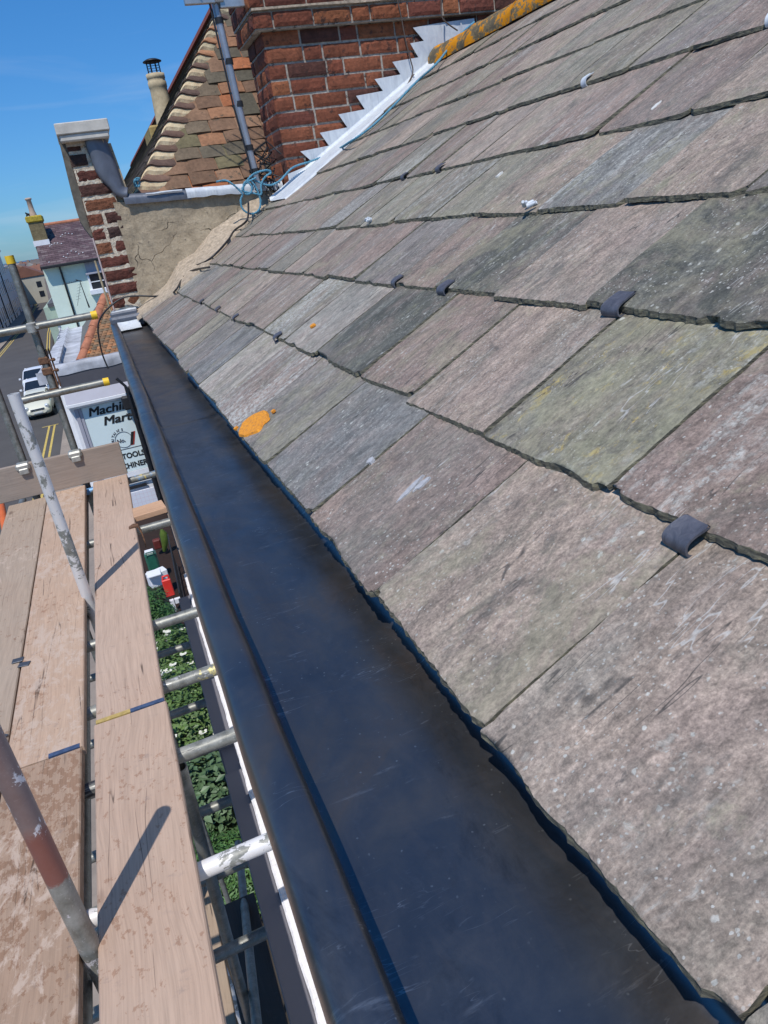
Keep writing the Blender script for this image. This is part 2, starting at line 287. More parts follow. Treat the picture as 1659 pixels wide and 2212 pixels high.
CEM = m_cement(); STONE = m_plain('coping_stone', (.52, .49, .43), .85, 0, 14, .18, .4, .006); STONED = m_plain('stained_stone', (.13, .115, .09), .9, 0, 20, .4, .5, .006)
LEADW = m_lead('weathered_white_lead', (.46, .49, .53), (.64, .67, .68), 16, .05, .6); LEADD = m_lead('dark_new_lead', (.11, .12, .14), (.17, .18, .21), 8, .4, .45)
CLAY = m_tint('clay_tile', .85, 45, .65, .7, .004, [((.42, .20, .035), 9, .70), ((.06, .055, .04), 14, .60)])
LICH = Mat('lichened_ridge', .95, 0, .1); _o = LICH.obj(); _n = LICH.noise(LICH.map(_o, (1, .7, 1)), 17, 8, .7, .5)
LICH.base(LICH.ramp(_n, [(.42, (.12, .10, .07)), (.495, (.22, .17, .09)), (.515, (.58, .22, .012)), (.75, (.66, .30, .02))])); LICH.bump(_n, .7, .006); LICH = LICH.m
BLACK = m_plain('black_plastic', (.018, .018, .02), .5, 0, 30, .2, 0); DARK = m_plain('deep_dark', (.012, .012, .013), .8, 0, 30, .2, 0)
BLUE = m_plain('blue_rope', (.09, .26, .36), .8, 0, 200, .35, .6, .002); WHITE = m_plain('white_paint', (.76, .76, .77), .6, 0, 9, .06, .15, .003)
GREYP = m_plain('grey_paint', (.17, .165, .185), .55, 0, 3, .04, 0); CHIPWHITE = m_plain('chipped_white_paint', (.78, .76, .77), .7, 0, 40, .12, .8, .006)

# ------------------------------------------------------------------ mesh builder
ORG = {}
class MB:
    def __init__(s): s.v = []; s.f = []; s.a = {}; s.mi = []; s.sm = []
    def add(s, vs, fs, mi=0, sm=False, **at):
        b = len(s.v); s.v += [Vector(p) for p in vs]; s.f += [tuple(b + i for i in f) for f in fs]; s.mi += [mi] * len(fs); s.sm += [sm] * len(fs)
        for k, val in at.items():
            arr = s.a.setdefault(k, {})
            for i in range(len(vs)): arr[b + i] = val[i] if isinstance(val, list) else val
        return b
    def box(s, lo, hi, M=None, mi=0, bev=0, **at):
        x0, y0, z0 = lo; x1, y1, z1_ = hi
        if bev:
            c = [(x0 + x1) / 2, (y0 + y1) / 2, (z0 + z1_) / 2]; h = [(x1 - x0) / 2, (y1 - y0) / 2, (z1_ - z0) / 2]; b = min(bev, *[q * .49 for q in h]); vs = []; idx = {}
            for sx_ in (-1, 1):
                for sy in (-1, 1):
                    for sz in (-1, 1):
                        for ax in range(3):
                            p = [c[i] + (sx_, sy, sz)[i] * (h[i] - (0 if i == ax else b)) for i in range(3)]; idx[(sx_, sy, sz, ax)] = len(vs); vs.append(p)
            fs = []; I = idx
            for ax in range(3):
                o = [i for i in range(3) if i != ax]
                for sg in (-1, 1):
                    q = []
                    for u, v in ((-1, -1), (1, -1), (1, 1), (-1, 1)):
                        k = [0, 0, 0]; k[ax] = sg; k[o[0]] = u; k[o[1]] = v; q.append(I[(*k, ax)])
                    fs.append(q)
                for u in (-1, 1):
                    for v in (-1, 1):
                        k0 = [0, 0, 0]; k0[o[0]] = u; k0[o[1]] = v; k1 = list(k0); k0[ax] = -1; k1[ax] = 1
                        fs.append([I[(*k0, o[0])], I[(*k1, o[0])], I[(*k1, o[1])], I[(*k0, o[1])]])
            for k in [(p, q, r) for p in (-1, 1) for q in (-1, 1) for r in (-1, 1)]: fs.append([I[(*k, 0)], I[(*k, 1)], I[(*k, 2)]])
        else:
            vs = [(x, y, z) for x in (x0, x1) for y in (y0, y1) for z in (z0, z1_)]
            fs = [(0, 1, 3, 2), (4, 6, 7, 5), (0, 4, 5, 1), (2, 3, 7, 6), (0, 2, 6, 4), (1, 5, 7, 3)]
        if M is not None: vs = [M @ Vector(p) for p in vs]
        s.add(vs, fs, mi, False, **at); return s
    def tube(s, pts, r, n=16, cap=True, mi=0, **at):
        pts = [Vector(p) for p in pts]; R = r if isinstance(r, (list, tuple)) else [r] * len(pts); vs = []; up = None
        for i, p in enumerate(pts):
            d = (pts[min(i + 1, len(pts) - 1)] - pts[max(i - 1, 0)]).normalized()
            if up is None: up = Vector((0, 0, 1)) if abs(d.z) < .9 else Vector((1, 0, 0))
            sd_ = d.cross(up).normalized(); up = sd_.cross(d).normalized()
            for k in range(n):
                a_ = 2 * math.pi * k / n; vs.append(p + (sd_ * math.cos(a_) + up * math.sin(a_)) * R[i])
        fs = [(i * n + k, i * n + (k + 1) % n, (i + 1) * n + (k + 1) % n, (i + 1) * n + k) for i in range(len(pts) - 1) for k in range(n)]
        s.add(vs, fs, mi, True, **at)
        if cap:
            s.add(vs[:n], [tuple(range(n))], mi, False, **at); s.add(vs[-n:], [tuple(range(n))], mi, False, **at)
        return s
    def prism(s, poly, d, mi=0, **at):     # poly of 3-D points, extruded by vector d
        n = len(poly); vs = [Vector(p) for p in poly] + [Vector(p) + Vector(d) for p in poly]
        s.add(vs, [tuple(range(n)), tuple(range(2 * n - 1, n - 1, -1))] + [(i, i + n, (i + 1) % n + n, (i + 1) % n) for i in range(n)], mi, False, **at); return s
    def grid(s, rows, mi=0, sm=True, **at):
        n = len(rows[0]); vs = [p for r in rows for p in r]
        s.add(vs, [(i * n + k, i * n + k + 1, (i + 1) * n + k + 1, (i + 1) * n + k) for i in range(len(rows) - 1) for k in range(n - 1)], mi, sm, **at); return s
    def build(s, name, mat, parent=None, org=None, fix=True):
        if parent is not None: o0 = ORG[parent.name]
        elif org is not None: o0 = Vector(org)
        else:
            a_ = np.array([tuple(p) for p in s.v]); lo = a_.min(0); hi = a_.max(0); o0 = Vector(((lo[0] + hi[0]) / 2, (lo[1] + hi[1]) / 2, lo[2]))
        me = bpy.data.meshes.new(name); me.from_pydata([tuple(p - o0) for p in s.v], [], s.f); me.update()
        for m_ in (mat if isinstance(mat, (list, tuple)) else [mat]): me.materials.append(m_)
        me.polygons.foreach_set('material_index', s.mi); me.polygons.foreach_set('use_smooth', s.sm)
        for k, d in s.a.items():
            at = me.attributes.new(k, 'FLOAT_COLOR', 'POINT'); arr = np.zeros((len(s.v), 4)); arr[:, 3] = 1
            for i, val in d.items(): arr[i, :3] = tuple(val)[:3]
            at.data.foreach_set('color', arr.ravel())
        if fix:
            import bmesh; bm = bmesh.new(); bm.from_mesh(me); bmesh.ops.recalc_face_normals(bm, faces=bm.faces); bm.to_mesh(me); bm.free()
        o = bpy.data.objects.new(name, me); SC.collection.objects.link(o)
        if parent is not None: o.parent = parent; ORG[o.name] = ORG[parent.name]
        else: o.location = o0; ORG[o.name] = o0
        return o
def tag(o, label=None, cat=None, group=None, kind=None):
    for k, v in (('label', label), ('category', cat), ('group', group), ('kind', kind)):
        if v: o[k] = v
    return o
def thing(name, loc, label, cat, group=None):
    o = bpy.data.objects.new(name, None); SC.collection.objects.link(o); o.location = loc; ORG[o.name] = Vector(loc); o.empty_display_size = .1
    return tag(o, label, cat, group)
def copy_tree(o, parent=None):
    c = o.copy(); SC.collection.objects.link(c)
    if parent is not None: c.parent = parent
    for ch in list(o.children): copy_tree(ch, c)
    return c
def text_mesh(s_, size, loc, name, mat, parent, shear=0, off=0, ext=.004, rot=0, ax=1.0, spacing=1.0):
    cu = bpy.data.curves.new('t', 'FONT'); cu.body = s_; cu.size = size; cu.shear = shear; cu.offset = off; cu.extrude = ext; cu.space_character = spacing
    to = bpy.data.objects.new('t', cu); SC.collection.objects.link(to); dg = bpy.context.evaluated_depsgraph_get()
    me = bpy.data.meshes.new_from_object(to.evaluated_get(dg)); bpy.data.objects.remove(to)
    M = Matrix.Translation(Vector(loc) - ORG[parent.name]) @ Matrix.Rotation(math.pi / 2, 4, 'X') @ Matrix.Rotation(rot, 4, 'Z') @ Matrix.Diagonal((ax, 1, 1, 1))
    me.transform(M); me.materials.append(mat); o = bpy.data.objects.new(name, me); SC.collection.objects.link(o); o.parent = parent; ORG[o.name] = ORG[parent.name]
    return o
rnd = random.Random(7)
def jit(a_): return rnd.uniform(-a_, a_)
def shade(c, k): return tuple(max(0, v * k) for v in c)
def nz3(x, y, z=0): return mn.noise(Vector((x, y, z)))

# ================================================================== THE SLATED HOUSE
TH = math.radians(28.5); CS, SN = math.cos(TH), math.sin(TH); EX, EZ = .171, -.38
def RP(s_, y, h=0.0): return Vector((EX + s_ * CS - h * SN, y, EZ + s_ * SN + h * CS))
YP = 4.45                                                     # face of the parapet wall at the far end
house = thing('slate_roofed_house', (.03, 2, -9), 'house with the purple-grey slate roof and dark metal gutter filling the foreground', 'house')
edges = [.010, .236, .465, .69, .932, 1.20, 1.47, 1.74, 2.034, 2.27]
joints = {0: [-.33, -.09, .150, .386, .625, .874, 1.139, 1.416, 1.69, 1.95, 2.2],
          1: [-.2, .03, .262, .491, .722, .952, 1.161, 1.44, 1.703, 1.95, 2.2],
          2: [-.1, .10, .335, .572, .793, 1.025, 1.252, 1.451, 1.70, 1.93],
          3: [.02, .25, .49, .73, .957, 1.192, 1.424, 1.66, 1.91],
          4: [.05, .31, .57, .81, 1.058, 1.31, 1.56, 1.814, 2.05],
          5: [.1, .36, .62, .86, 1.106, 1.30, 1.498, 1.75, 2.02],
          6: [.2, .46, .72, .98, 1.23, 1.43, 1.68, 1.93]}
PK, PB, GR, DG, LG, BG = (.312, .246, .196), (.245, .182, .148), (.228, .200, .150), (.090, .090, .074), (.360, .325, .275), (.190, .186, .176)
spec = {(0, .150): (PK, 0, 0), (0, -.09): (GR, .1, 0), (0, .386): (PK, .1, 0), (0, .625): (PB, 0, 0), (0, .874): (BG, 0, 0), (0, 1.139): ((.19, .175, .155), .25, .4), (0, 1.416): (PB, .95, .3), (0, 1.69): (LG, .0, 0),
        (0, 1.95): (BG, .1, 0), (1, .262): (PB, .35, .1), (1, .491): ((.205, .185, .140), .25, 1.0), (1, .722): (PK, .0, 0), (1, .952): (PB, 0, .1), (1, 1.161): (DG, .05, .3), (1, 1.44): (LG, .1, 0), (1, 1.703): (GR, .95, .1),
        (2, .572): (DG, .3, .2), (2, .335): (DG, .25, .1), (2, .793): (PK, .0, 0), (2, 1.025): (DG, .1, .5), (2, 1.252): (PB, 0, 0), (3, .73): (PK, 0, .3), (3, .957): ((.19, .185, .17), .3, .2), (3, 1.192): (PK, .1, .1), (4, 1.058): (PB, 0, 0), (4, .81): (PK, 0, 0)}
smb = MB(); rs = random.Random(21); slates = []
THK = .007
def slate(s0, e_, y0, y1, col, lw, ly, ci):
    L_ = e_ * 1.95; wv = y1 - y0; nu = max(8, int(wv / (.0045 if s0 < .8 else .012))); nv = 40 if s0 < .6 else (20 if s0 < 1.2 else 10); g = .0008 + rs.random() * .0018
    ya, yb = y0 + g, y1 - g; off = rs.random() * 50; lift = rs.random() * .0035; skew = rs.uniform(-.004, .004); dt = rs.uniform(-.005, .005); sd_ = rs.random() * 100
    tw = rs.uniform(-.0022, .0022); chip = [(rs.choice([-1, 1]), rs.uniform(.006, .020), rs.uniform(.004, .016)) for _ in range(rs.choice([0, 1, 1, 2]))]
    if rs.random() < .3: chip.append((rs.uniform(-.8, .8), rs.uniform(.02, .05), rs.uniform(.003, .009)))
    top = []; suv = []; bot = []
    for j in range(nv + 1):
        v = (j / nv) ** 1.3; row = []; rb = []
        for i in range(nu + 1):
            u = i / nu; y = ya + (yb - ya) * u; s_ = s0 + v * L_ + skew * (2 * u - 1) + dt
            if j == 0:
                s_ += nz3(y * 190, sd_) * .0014 + nz3(y * 70, sd_) * .0014 + nz3(y * 16, sd_ + 9) * .0018
                for cu_, cw, ch in chip:
                    dd = abs((2 * u - 1 - cu_) * (yb - ya) / 2)
                    if dd < cw: s_ += ch * (1 - dd / cw) ** .7
            if i in (0, nu): y += nz3(s_ * 160, sd_) * .0012 + nz3(s_ * 55, sd_ + 3) * .0016 + nz3(s_ * 11, sd_ + 5) * .0016
            h = (.017 + lift) * (1 - v * L_ / (2 * e_)) + tw * (2 * u - 1) * (1 - v) - .017 + nz3(y * 9, s_ * 5, sd_) * .0016 + nz3(y * 34, s_ * 16, sd_) * .0009
            if j == 0: h -= .0012
            row.append(RP(s_, y, h)); suv.append((y - y0 + off, v * L_, sd_)); rb.append(RP(s_ - ((.0030 + .0020 * nz3(y * 110, sd_ + 2)) if j == 0 else 0), y + (-.0007 if i == 0 else (.0007 if i == nu else 0)), h - THK * (1 + .35 * nz3(y * 30, sd_))))
        top.append(row); bot.append(rb)
    n = nu + 1; lich = (lw, ly, rs.random())
    smb.grid(top, 0, True, tint=col, lich=lich, suv=suv)
    mid = [(a_ + b_) / 2 + Vector((-.0012, 0, .0004)) * nz3(q_ * .9, sd_) * 1.6 for q_, (a_, b_) in enumerate(zip(top[0], bot[0]))]
    smb.grid([top[0], mid, bot[0]], 1, False, tint=col, lich=lich, suv=(off, 0, sd_))
    for k in (0, -1): smb.grid([[r[k] for r in top], [r[k] for r in bot]], 1, False, tint=col, lich=lich, suv=(off, 0, sd_))
for ci in range(len(edges) - 1):
    e_ = edges[ci + 1] - edges[ci]; J = list(joints.get(ci, [.15]))
    while J[0] > -.9: J.insert(0, J[0] - rs.uniform(.22, .29))
    while J[-1] < 4.47: J.append(J[-1] + rs.uniform(.20, .28))
    for y0, y1 in zip(J[:-1], J[1:]):
        y1 = min(y1, 4.47)
        if y1 - y0 < .03: continue
        key = next((k for k in spec if k[0] == ci and abs(k[1] - y0) < .004), None)
        if key: col, lw, ly = spec[key]
        else:
            col = rs.choice([PK, PB, PB, PK, GR, PB, (.20, .175, .155), BG if ci < 3 else (.24, .22, .17), LG if ci < 2 else PK]); lw = rs.choice([0, 0, .1, .3, .6]) if ci < 5 else rs.choice([0, .1, .3]); ly = rs.choice([0, 0, .1, .3])
        if not key: col = shade(col, rs.uniform(.82, 1.15))
        slate(edges[ci], e_, y0, y1, col, lw, ly, ci)
roof = smb.build('slate_roof', [SL, SLE], house, fix=False)
# the boards under the slates and the far pitch
mb = MB(); mb.prism([RP(.10, -.9, -.034), RP(2.33, -.9, -.045), RP(2.33, -.9, -.09), RP(.10, -.9, -.06)], (0, 5.4, 0)); mb.build('roof_boarding', WOODD, house)
mb = MB(); top_ = RP(2.33, 0, 0); mb.prism([(top_.x, -.9, top_.z), (top_.x + 2.2, -.9, top_.z - 1.2), (top_.x + 2.2, -.9, top_.z - 1.26), (top_.x, -.9, top_.z - .06)], (0, 5.3, 0), tint=PB, suv=(0, 0, 0), lich=(0, 0, 0)); mb.build('rear_pitch', SL, house)
# ridge tiles crusted with orange lichen
for i in range(7):
    mb = MB(); ya = 4.30 - i * .46; yb = ya - .455; c0 = RP(2.31, 0, 0); rows = []
    for k in range(13):
        y = ya + (yb - ya) * k / 12; r_ = .078 + (.006 if k in (0, 1, 12) else 0); row = []
        for q in range(15):
            t_ = math.pi * (q / 14) * 1.06 - .03 * math.pi; rr = r_ * (1 + .05 * nz3(y * 12, q * .5, i)); row.append(Vector((c0.x - rr * math.cos(t_) * 1.08, y, c0.z - .035 + rr * math.sin(t_) * 1.1)))
        rows.append(row)
    inner = [[Vector((c0.x + (p.x - c0.x) * .84, p.y, c0.z - .035 + (p.z - c0.z + .035) * .84)) for p in r] for r in rows]
    mb.grid(rows); mb.grid(inner); mb.grid([rows[0], inner[0]], sm=False); mb.grid([rows[-1], inner[-1]], sm=False)
    if i == 0: mb.prism([p.copy() for p in inner[0]], (0, -.03, 0))
    mb.build('ridge_tile', LICH, house)
# lead clips holding slipped slates
def clip(s_, y, w_, l_, mat, yaw=0, open_=1.0, lift=.004):
    mb = MB(); t_ = .0024; prof = []
    pts = [(-.02, -.0085 - .006), (-.004 - .006, -.0105), (-.0115, -.004), (-.0095, .0030), (-.002, .0050 + lift * .5), (l_ * .5, .0035 + lift * open_ * .6), (l_, .002 + lift * open_ * .6)]
    pts[0] = (.03, -.013); M = Matrix.Rotation(yaw, 2)
    rows = []
    for k in range(len(pts)):
        for sub in (0,): rows.append(pts[k])
    o_, i_ = [], []
    for k, (a_, b_) in enumerate(rows):
        p0 = rows[max(0, k - 1)]; p1 = rows[min(len(rows) - 1, k + 1)]; d = Vector((p1[0] - p0[0], p1[1] - p0[1])).normalized(); nrm = Vector((-d.y, d.x)) * t_ / 2
        for lst, sg in ((o_, 1), (i_, -1)):
            r_ = []
            for u in (-1, -.5, 0, .5, 1):
                yy = u * w_ / 2; q = M @ Vector((a_ + nrm.x * sg, yy)); r_.append(RP(s_ + q.x, y + q.y, b_ + nrm.y * sg + .0015 * (u * u)))
            lst.append(r_)
    mb.grid(o_); mb.grid(i_)
    for k in (0, -1): mb.grid([[r[k] for r in o_], [r[k] for r in i_]], sm=False); mb.grid([o_[k], i_[k]], sm=False)
    o = mb.build('lead_clip', mat, roof)
    mo = o.modifiers.new('s', 'SUBSURF'); mo.levels = mo.render_levels = 2
LEADC = m_lead('clip_lead', (.075, .08, .10), (.15, .15, .175), 60, .3, .5)
for s_, y, w_, l_, wht in [(.226, .388, .030, .019, 0), (.465, .733, .034, .029, 0), (.464, 1.206, .032, .024, 0), (.470, 1.444, .026, .020, 0), (.236, 1.774, .026, .020, 0), (.238, 2.345, .024, .018, 0),
                        (.240, 2.70, .022, .016, 0), (.241, 3.12, .022, .016, 0), (.934, 2.014, .026, .022, 0), (.934, 2.272, .024, .02, 0), (1.203, 1.65, .018, .030, 2), (1.203, 1.110, .03, .04, 2)]:
    clip(s_, y, w_ * .9, l_ * .85, LEADW if wht else LEADC, jit(.15), 1.0 + jit(.4), .0008 if not wht else .010)
for s_, y in ((.694, 2.081), (.692, 1.222)):                  # torn stubs of older clips
    mb = MB(); c = RP(s_, y, .004)
    for k in range(6): p = c + Vector((jit(.012), jit(.012), abs(jit(.006)))); mb.tube([p, p + Vector((jit(.014), jit(.014), .004 + abs(jit(.005))))], [.005, .003], 7)
    mb.build('lead_stub', LEADW, roof)
ORANGE = Mat('orange_marker_paint', .85); _o = ORANGE.obj(); _n = ORANGE.noise(_o, 190, 6, .75); ORANGE.base(ORANGE.ramp(_n, [(.36, (.25, .17, .09)), (.42, (.62, .22, .02)), (.6, (.80, .32, .02))])); ORANGE.bump(_n, .8, .002); ORANGE = ORANGE.m
def patch(s_, y, a_, b_, rot, mat, name, h=.0020, wob=.05, sd_=0):
    mb = MB(); n = 44; rim = []
    for k in range(n):
        t_ = 2 * math.pi * k / n; r_ = 1 + wob * nz3(math.cos(t_) * 2 + sd_, math.sin(t_) * 2) * 2; q = Matrix.Rotation(rot, 2) @ Vector((a_ * math.cos(t_) * r_, b_ * math.sin(t_) * r_)); rim.append((q.x, q.y))
    vs = [RP(s_ + q[0] * .93, y + q[1] * .93, h) for q in rim] + [RP(s_ + q[0], y + q[1], h - .0045) for q in rim]
    mb.add(vs, [tuple(range(n))] + [(k, (k + 1) % n, n + (k + 1) % n, n + k) for k in range(n)], 0, False); return mb.build(name, mat, roof)
patch(.044, 1.356, .036, .052, .12, ORANGE, 'orange_mark', .0052, .10)
for s_, y, r_ in ((.088, 1.33, .004), (.012, 1.41, .005), (.30, 1.62, .007)): patch(s_, y, r_, r_ * 1.3, .3, ORANGE, 'orange_mark', .0052, .2, s_ * 9)
PALE = m_plain('pale_scab', (.40, .40, .41), .9, 0, 90, .25, .6, .002)
patch(.125, .745, .024, .0045, .10, PALE, 'torn_film', -.0005, .22, 3); patch(.14, .735, .014, .005, -.1, PALE, 'torn_film', -.0008, .25, 6); patch(.125, .878, .006, .006, .1, PALE, 'slate_splinter', .001, .2, 9)
BIRD = m_plain('bird_dropping', (.62, .61, .57), .9, 0, 90, .1, .4, .002)
for s_, y, a_, b_, r_ in ((.985, 1.19, .013, .005, .1), (.84, 1.55, .010, .004, .1)):
    patch(s_, y, a_, b_, r_, BIRD, 'bird_dropping', -.0005, .22, s_ * 30)
# ---- dark metal box gutter
def sweep(prof, ys, fn, mb, **k): mb.grid([[Vector((*fn(i, x, z, y), )) for i, (x, z) in enumerate(prof)] for y in ys], **k)
def smooth(p, it=2):
    for _ in range(it):
        q = [p[0]]
        for a_, b_ in zip(p[:-1], p[1:]): q += [(a_[0] * .75 + b_[0] * .25, a_[1] * .75 + b_[1] * .25), (a_[0] * .25 + b_[0] * .75, a_[1] * .25 + b_[1] * .75)]
        p = q + [p[-1]]
    return p
prof = smooth([(.018, -.475), (.009, -.470), (.0055, -.45), (.0045, -.42), (.0055, -.402), (.010, -.394), (.024, -.3915), (.037, -.392), (.042, -.395), (.0445, -.402), (.043, -.420), (.0445, -.4335), (.052, -.436), (.07, -.437), (.10, -.4375), (.150, -.4374), (.175, -.4368), (.198, -.4355), (.208, -.430), (.212, -.418), (.216, -.4035), (.23, -.4015)])
def gfn(sc=0, dx=0):
    def f(i, x, z, y):
        wob = nz3(y * 2.1, 3) * .003 + nz3(y * 7, 8) * .0012
        zz = z + (nz3(x * 14, y * 3.2, 5) * .0022 + nz3(x * 22, y * 9, 7) * .0008) * (1 if .05 < x < .15 else .35)
        if x < .05: x = x + wob + dx; zz += sc
        return (x, y, zz)
    return f
mb = MB(); ys = [-.6 + i * .02 for i in range(int(2.45 / .02) + 1)]
sweep(prof, ys, gfn(), mb); ys2 = [1.79 + i * .03 for i in range(int((4.40 - 1.79) / .03) + 1)]
sweep([(x, z - .0026) for x, z in prof], ys2, gfn(-.001, .002), mb)
gut = mb.build('box_gutter', SHEET, house)
mo = gut.modifiers.new('solid', 'SOLIDIFY'); mo.thickness = .0022; mo.offset = -1
mb = MB(); mb.box((.012, 4.33, -.437), (.20, 4.46, -.365), bev=.012); mb.box((.022, 4.395, -.38), (.175, 4.46, -.345), bev=.01); mb.build('stop_end', LEADD, gut)
mb = MB(); mb.grid([[Vector((x, y, -.4285 + .004 * nz3(x * 30, y * 30) + (.05 * max(0, (y - 4.28) / .06)) ** 1)) for x in (.046, .08, .11, .14, .165)] for y in (4.20, 4.23, 4.26, 4.29, 4.32)]); mb.build('solder_patch', LEADW, gut)
mb = MB(); mb.grid([[Vector((.03 + .14 * u + .004 * nz3(u * 9, v * 9), 4.40 + .05 * v, -.352 + .016 * v + .006 * nz3(u * 7, v * 4, 3))) for u in np.linspace(0, 1, 9)] for v in np.linspace(0, 1, 4)]); mb.build('end_flashing', LEADW, gut)
mb = MB(); mb.box((.022, -.7, -.62), (.05, 4.42, -.45)); mb.build('fascia_board', WHITE, house)
mb = MB(); mb.box((.05, -2.5, -9), (.45, 4.43, -.46)); mb.build('wall', WHITE, house)
# ledge of the shopfront below: grey painted box with a white step behind
mb = MB()
for ya, yb in ((-.8, 2.43), (2.66, 4.12)): mb.box((-.069, ya, -2.35), (.004, yb, -2.05), bev=.004)
mb.box((-.06, 2.431, -2.30), (.003, 2.659, -2.11)); mb.build('shopfront_cornice', GREYP, house)
mb = MB(); rows = []
for i in range(260):
    y = -.8 + i * .02; w_ = .0035 * nz3(y * 9, 2) + .002 * nz3(y * 31, 5); rows.append([Vector((.0035 + w_, y, -2.12)), Vector((.0035 + w_, y, -2.028)), Vector((.010 + w_, y, -2.022 + w_)), Vector((.030, y, -2.018)), Vector((.052, y, -2.015))])
mb.grid(rows, sm=False); mb.build('white_step', CHIPWHITE, house)

# ================================================================== PARAPET WALL AND PIER AT THE FAR END
def Q(z_, p, y=YP): v = aty(z_(*p), y); return v
par = thing('parapet_wall', (.6, YP, -9), 'cement rendered parapet wall with brick pier, stone cap and lead edge beyond the gutter', 'wall')
BR = [(.15, .055, .036), (.12, .042, .030), (.17, .065, .038), (.08, .036, .028), (.065, .038, .032), (.20, .08, .042)]
def bricks(mb, org, ud, nd, width, z0, z1_, hh, bl, gap, seed, cols, depth=.02, rough=.003, edge=None, mort=(.42, .36, .27)):
    r_ = random.Random(seed); z = z0; k = 0; ud = Vector(ud); nd = Vector(nd)
    while z < z1_ - .02:
        u = -(.5 * bl) * (k % 2) - r_.uniform(0, .02); c_ = 0
        while u < width - .01:
            ln = bl if (c_ + k) % 3 else bl * .48
            if bl > .2: ln = ln * r_.uniform(.93, 1.05)
            a_ = max(0, u + gap / 2); b_ = min(width, u + ln - gap / 2); c_ += 1; u += ln
            if b_ - a_ < .015: continue
            nu = max(2, int((b_ - a_) / .022)); nv = 4; d = depth + r_.uniform(-.003, .003); rows = []; sd_ = r_.random() * 50; col = shade(r_.choice(cols), r_.uniform(.8, 1.15))
            for j in range(nv + 1):
                row = []
                for i in range(nu + 1):
                    uu = a_ + (b_ - a_) * i / nu; zz = z + gap / 2 + (hh - gap) * j / nv; e1 = i in (0, nu); e2 = j in (0, nv)
                    uu += nz3(zz * 60, sd_) * rough * (1 if e1 else .3); zz2 = zz + nz3(uu * 45, sd_ + 4) * rough * (1 if e2 else .3)
                    dd = d + nz3(uu * 40, zz * 40, sd_) * rough * 1.3 - (.004 if (e1 or e2) else 0)
                    row.append(Vector(org) + ud * uu + nd * dd + Vector((0, 0, zz2)))
                rows.append(row)
            mb.grid(rows, sm=False, tint=col)
            back = [[p - nd * (d + .0) for p in rw] for rw in (rows[0], rows[-1])]
            mb.grid([rows[0], back[0]], sm=False, tint=col); mb.grid([rows[-1], back[1]], sm=False, tint=col)
            for i in (0, -1): mb.grid([[rw[i] for rw in rows], [rw[i] - nd * d for rw in rows]], sm=False, tint=col)
        z += hh; k += 1
mb = MB(); mort = (.60, .52, .40)
PX0, PX1 = .053, .224
bricks(mb, (PX0, YP, 0), (1, 0, 0), (0, -1, 0), PX1 - PX0, -.41, .52, .0735, .19, .019, 5, BR, .010, .0042)
bricks(mb, (PX0, YP, 0), (0, 1, 0), (-1, 0, 0), .35, -.41, .50, .0735, .22, .016, 6, [(.13, .08, .06), (.10, .06, .05)], .006, .003)
rows = [[Vector((PX0 + .002 + (PX1 - PX0) * u, YP - .004 - .003 * nz3(u * 20, z * 25, 3), z)) for u in np.linspace(0, 1, 14)] for z in np.linspace(-.42, .52, 70)]
mb.grid(rows, sm=False, tint=mort); mb.box((PX0, YP, -2.2), (PX1, YP + .36, .52), tint=mort); mb.build('brick_pier', BRICK, par, fix=False)
# render face, wall body
mb = MB(); zl = lambda x: .232 - (x - .224) * .055
rows = []
for j in range(34):
    row = []
    for i in range(60):
        x = PX1 - .022 + (1.30 - PX1 + .02) * i / 59; zb_ = EZ + (x - EX) * SN / CS - .06; zt = zl(x) - .02; t_ = j / 33; z = zb_ + (zt - zb_) * t_
        if i == 0: x += .012 * nz3(z * 14, 4)
        row.append(Vector((x, YP - .010 - .010 * nz3(x * 5, z * 5) - .004 * nz3(x * 22, z * 22, 4), z)))
    rows.append(row)
mb.grid(rows); mb.prism([(PX1 - .03, YP + .0, -2.2), (1.6, YP, -2.2), (1.6, YP, zl(1.6) - .04), (PX1 - .03, YP, zl(.2) - .04)], (0, .17, 0)); mb.build('rendered_face', CEM, par, fix=False)
# cement fillet sloping on to the slates
mb = MB(); st = [(-.015, 4.30, -.43), (.10, 4.20, -.37), (.23, 4.04, -.245), (.34, 4.03, -.14), (.46, 4.02, -.10), (.60, 4.15, .0), (.76, 4.26, .055), (.9, 4.36, .13), (1.08, 4.41, .2)]
st2 = []
for a_, b_ in zip(st[:-1], st[1:]):
    for k in range(7): t_ = k / 7; st2.append(tuple(a_[q] + (b_[q] - a_[q]) * t_ for q in range(3)))
st2.append(st[-1]); rows = []
for s_, y, zt in st2:
    base_ = RP(s_, y + .012 * nz3(s_ * 15, 1), .006); topp = Vector((base_.x, YP - .012, max(zt, RP(s_, 0, .02).z + .01))); row = [base_ + Vector((0, 0, -.02))]
    for k in range(10):
        t_ = k / 9; p = base_.lerp(topp, t_); p.z -= .035 * math.sin(math.pi * t_) * (1 if topp.z - base_.z > .06 else .3) * .6; p += Vector((0, -.003 * nz3(p.x * 30, p.z * 30), .006 * nz3(p.x * 14, p.y * 14, 2))); row.append(p)
    rows.append(row)
FIL = m_plain('sandy_fillet', (.40, .32, .235), .95, 0, 45, .38, .9, .008)
mb.grid(rows); mb.build('mortar_fillet', FIL, par, fix=False)
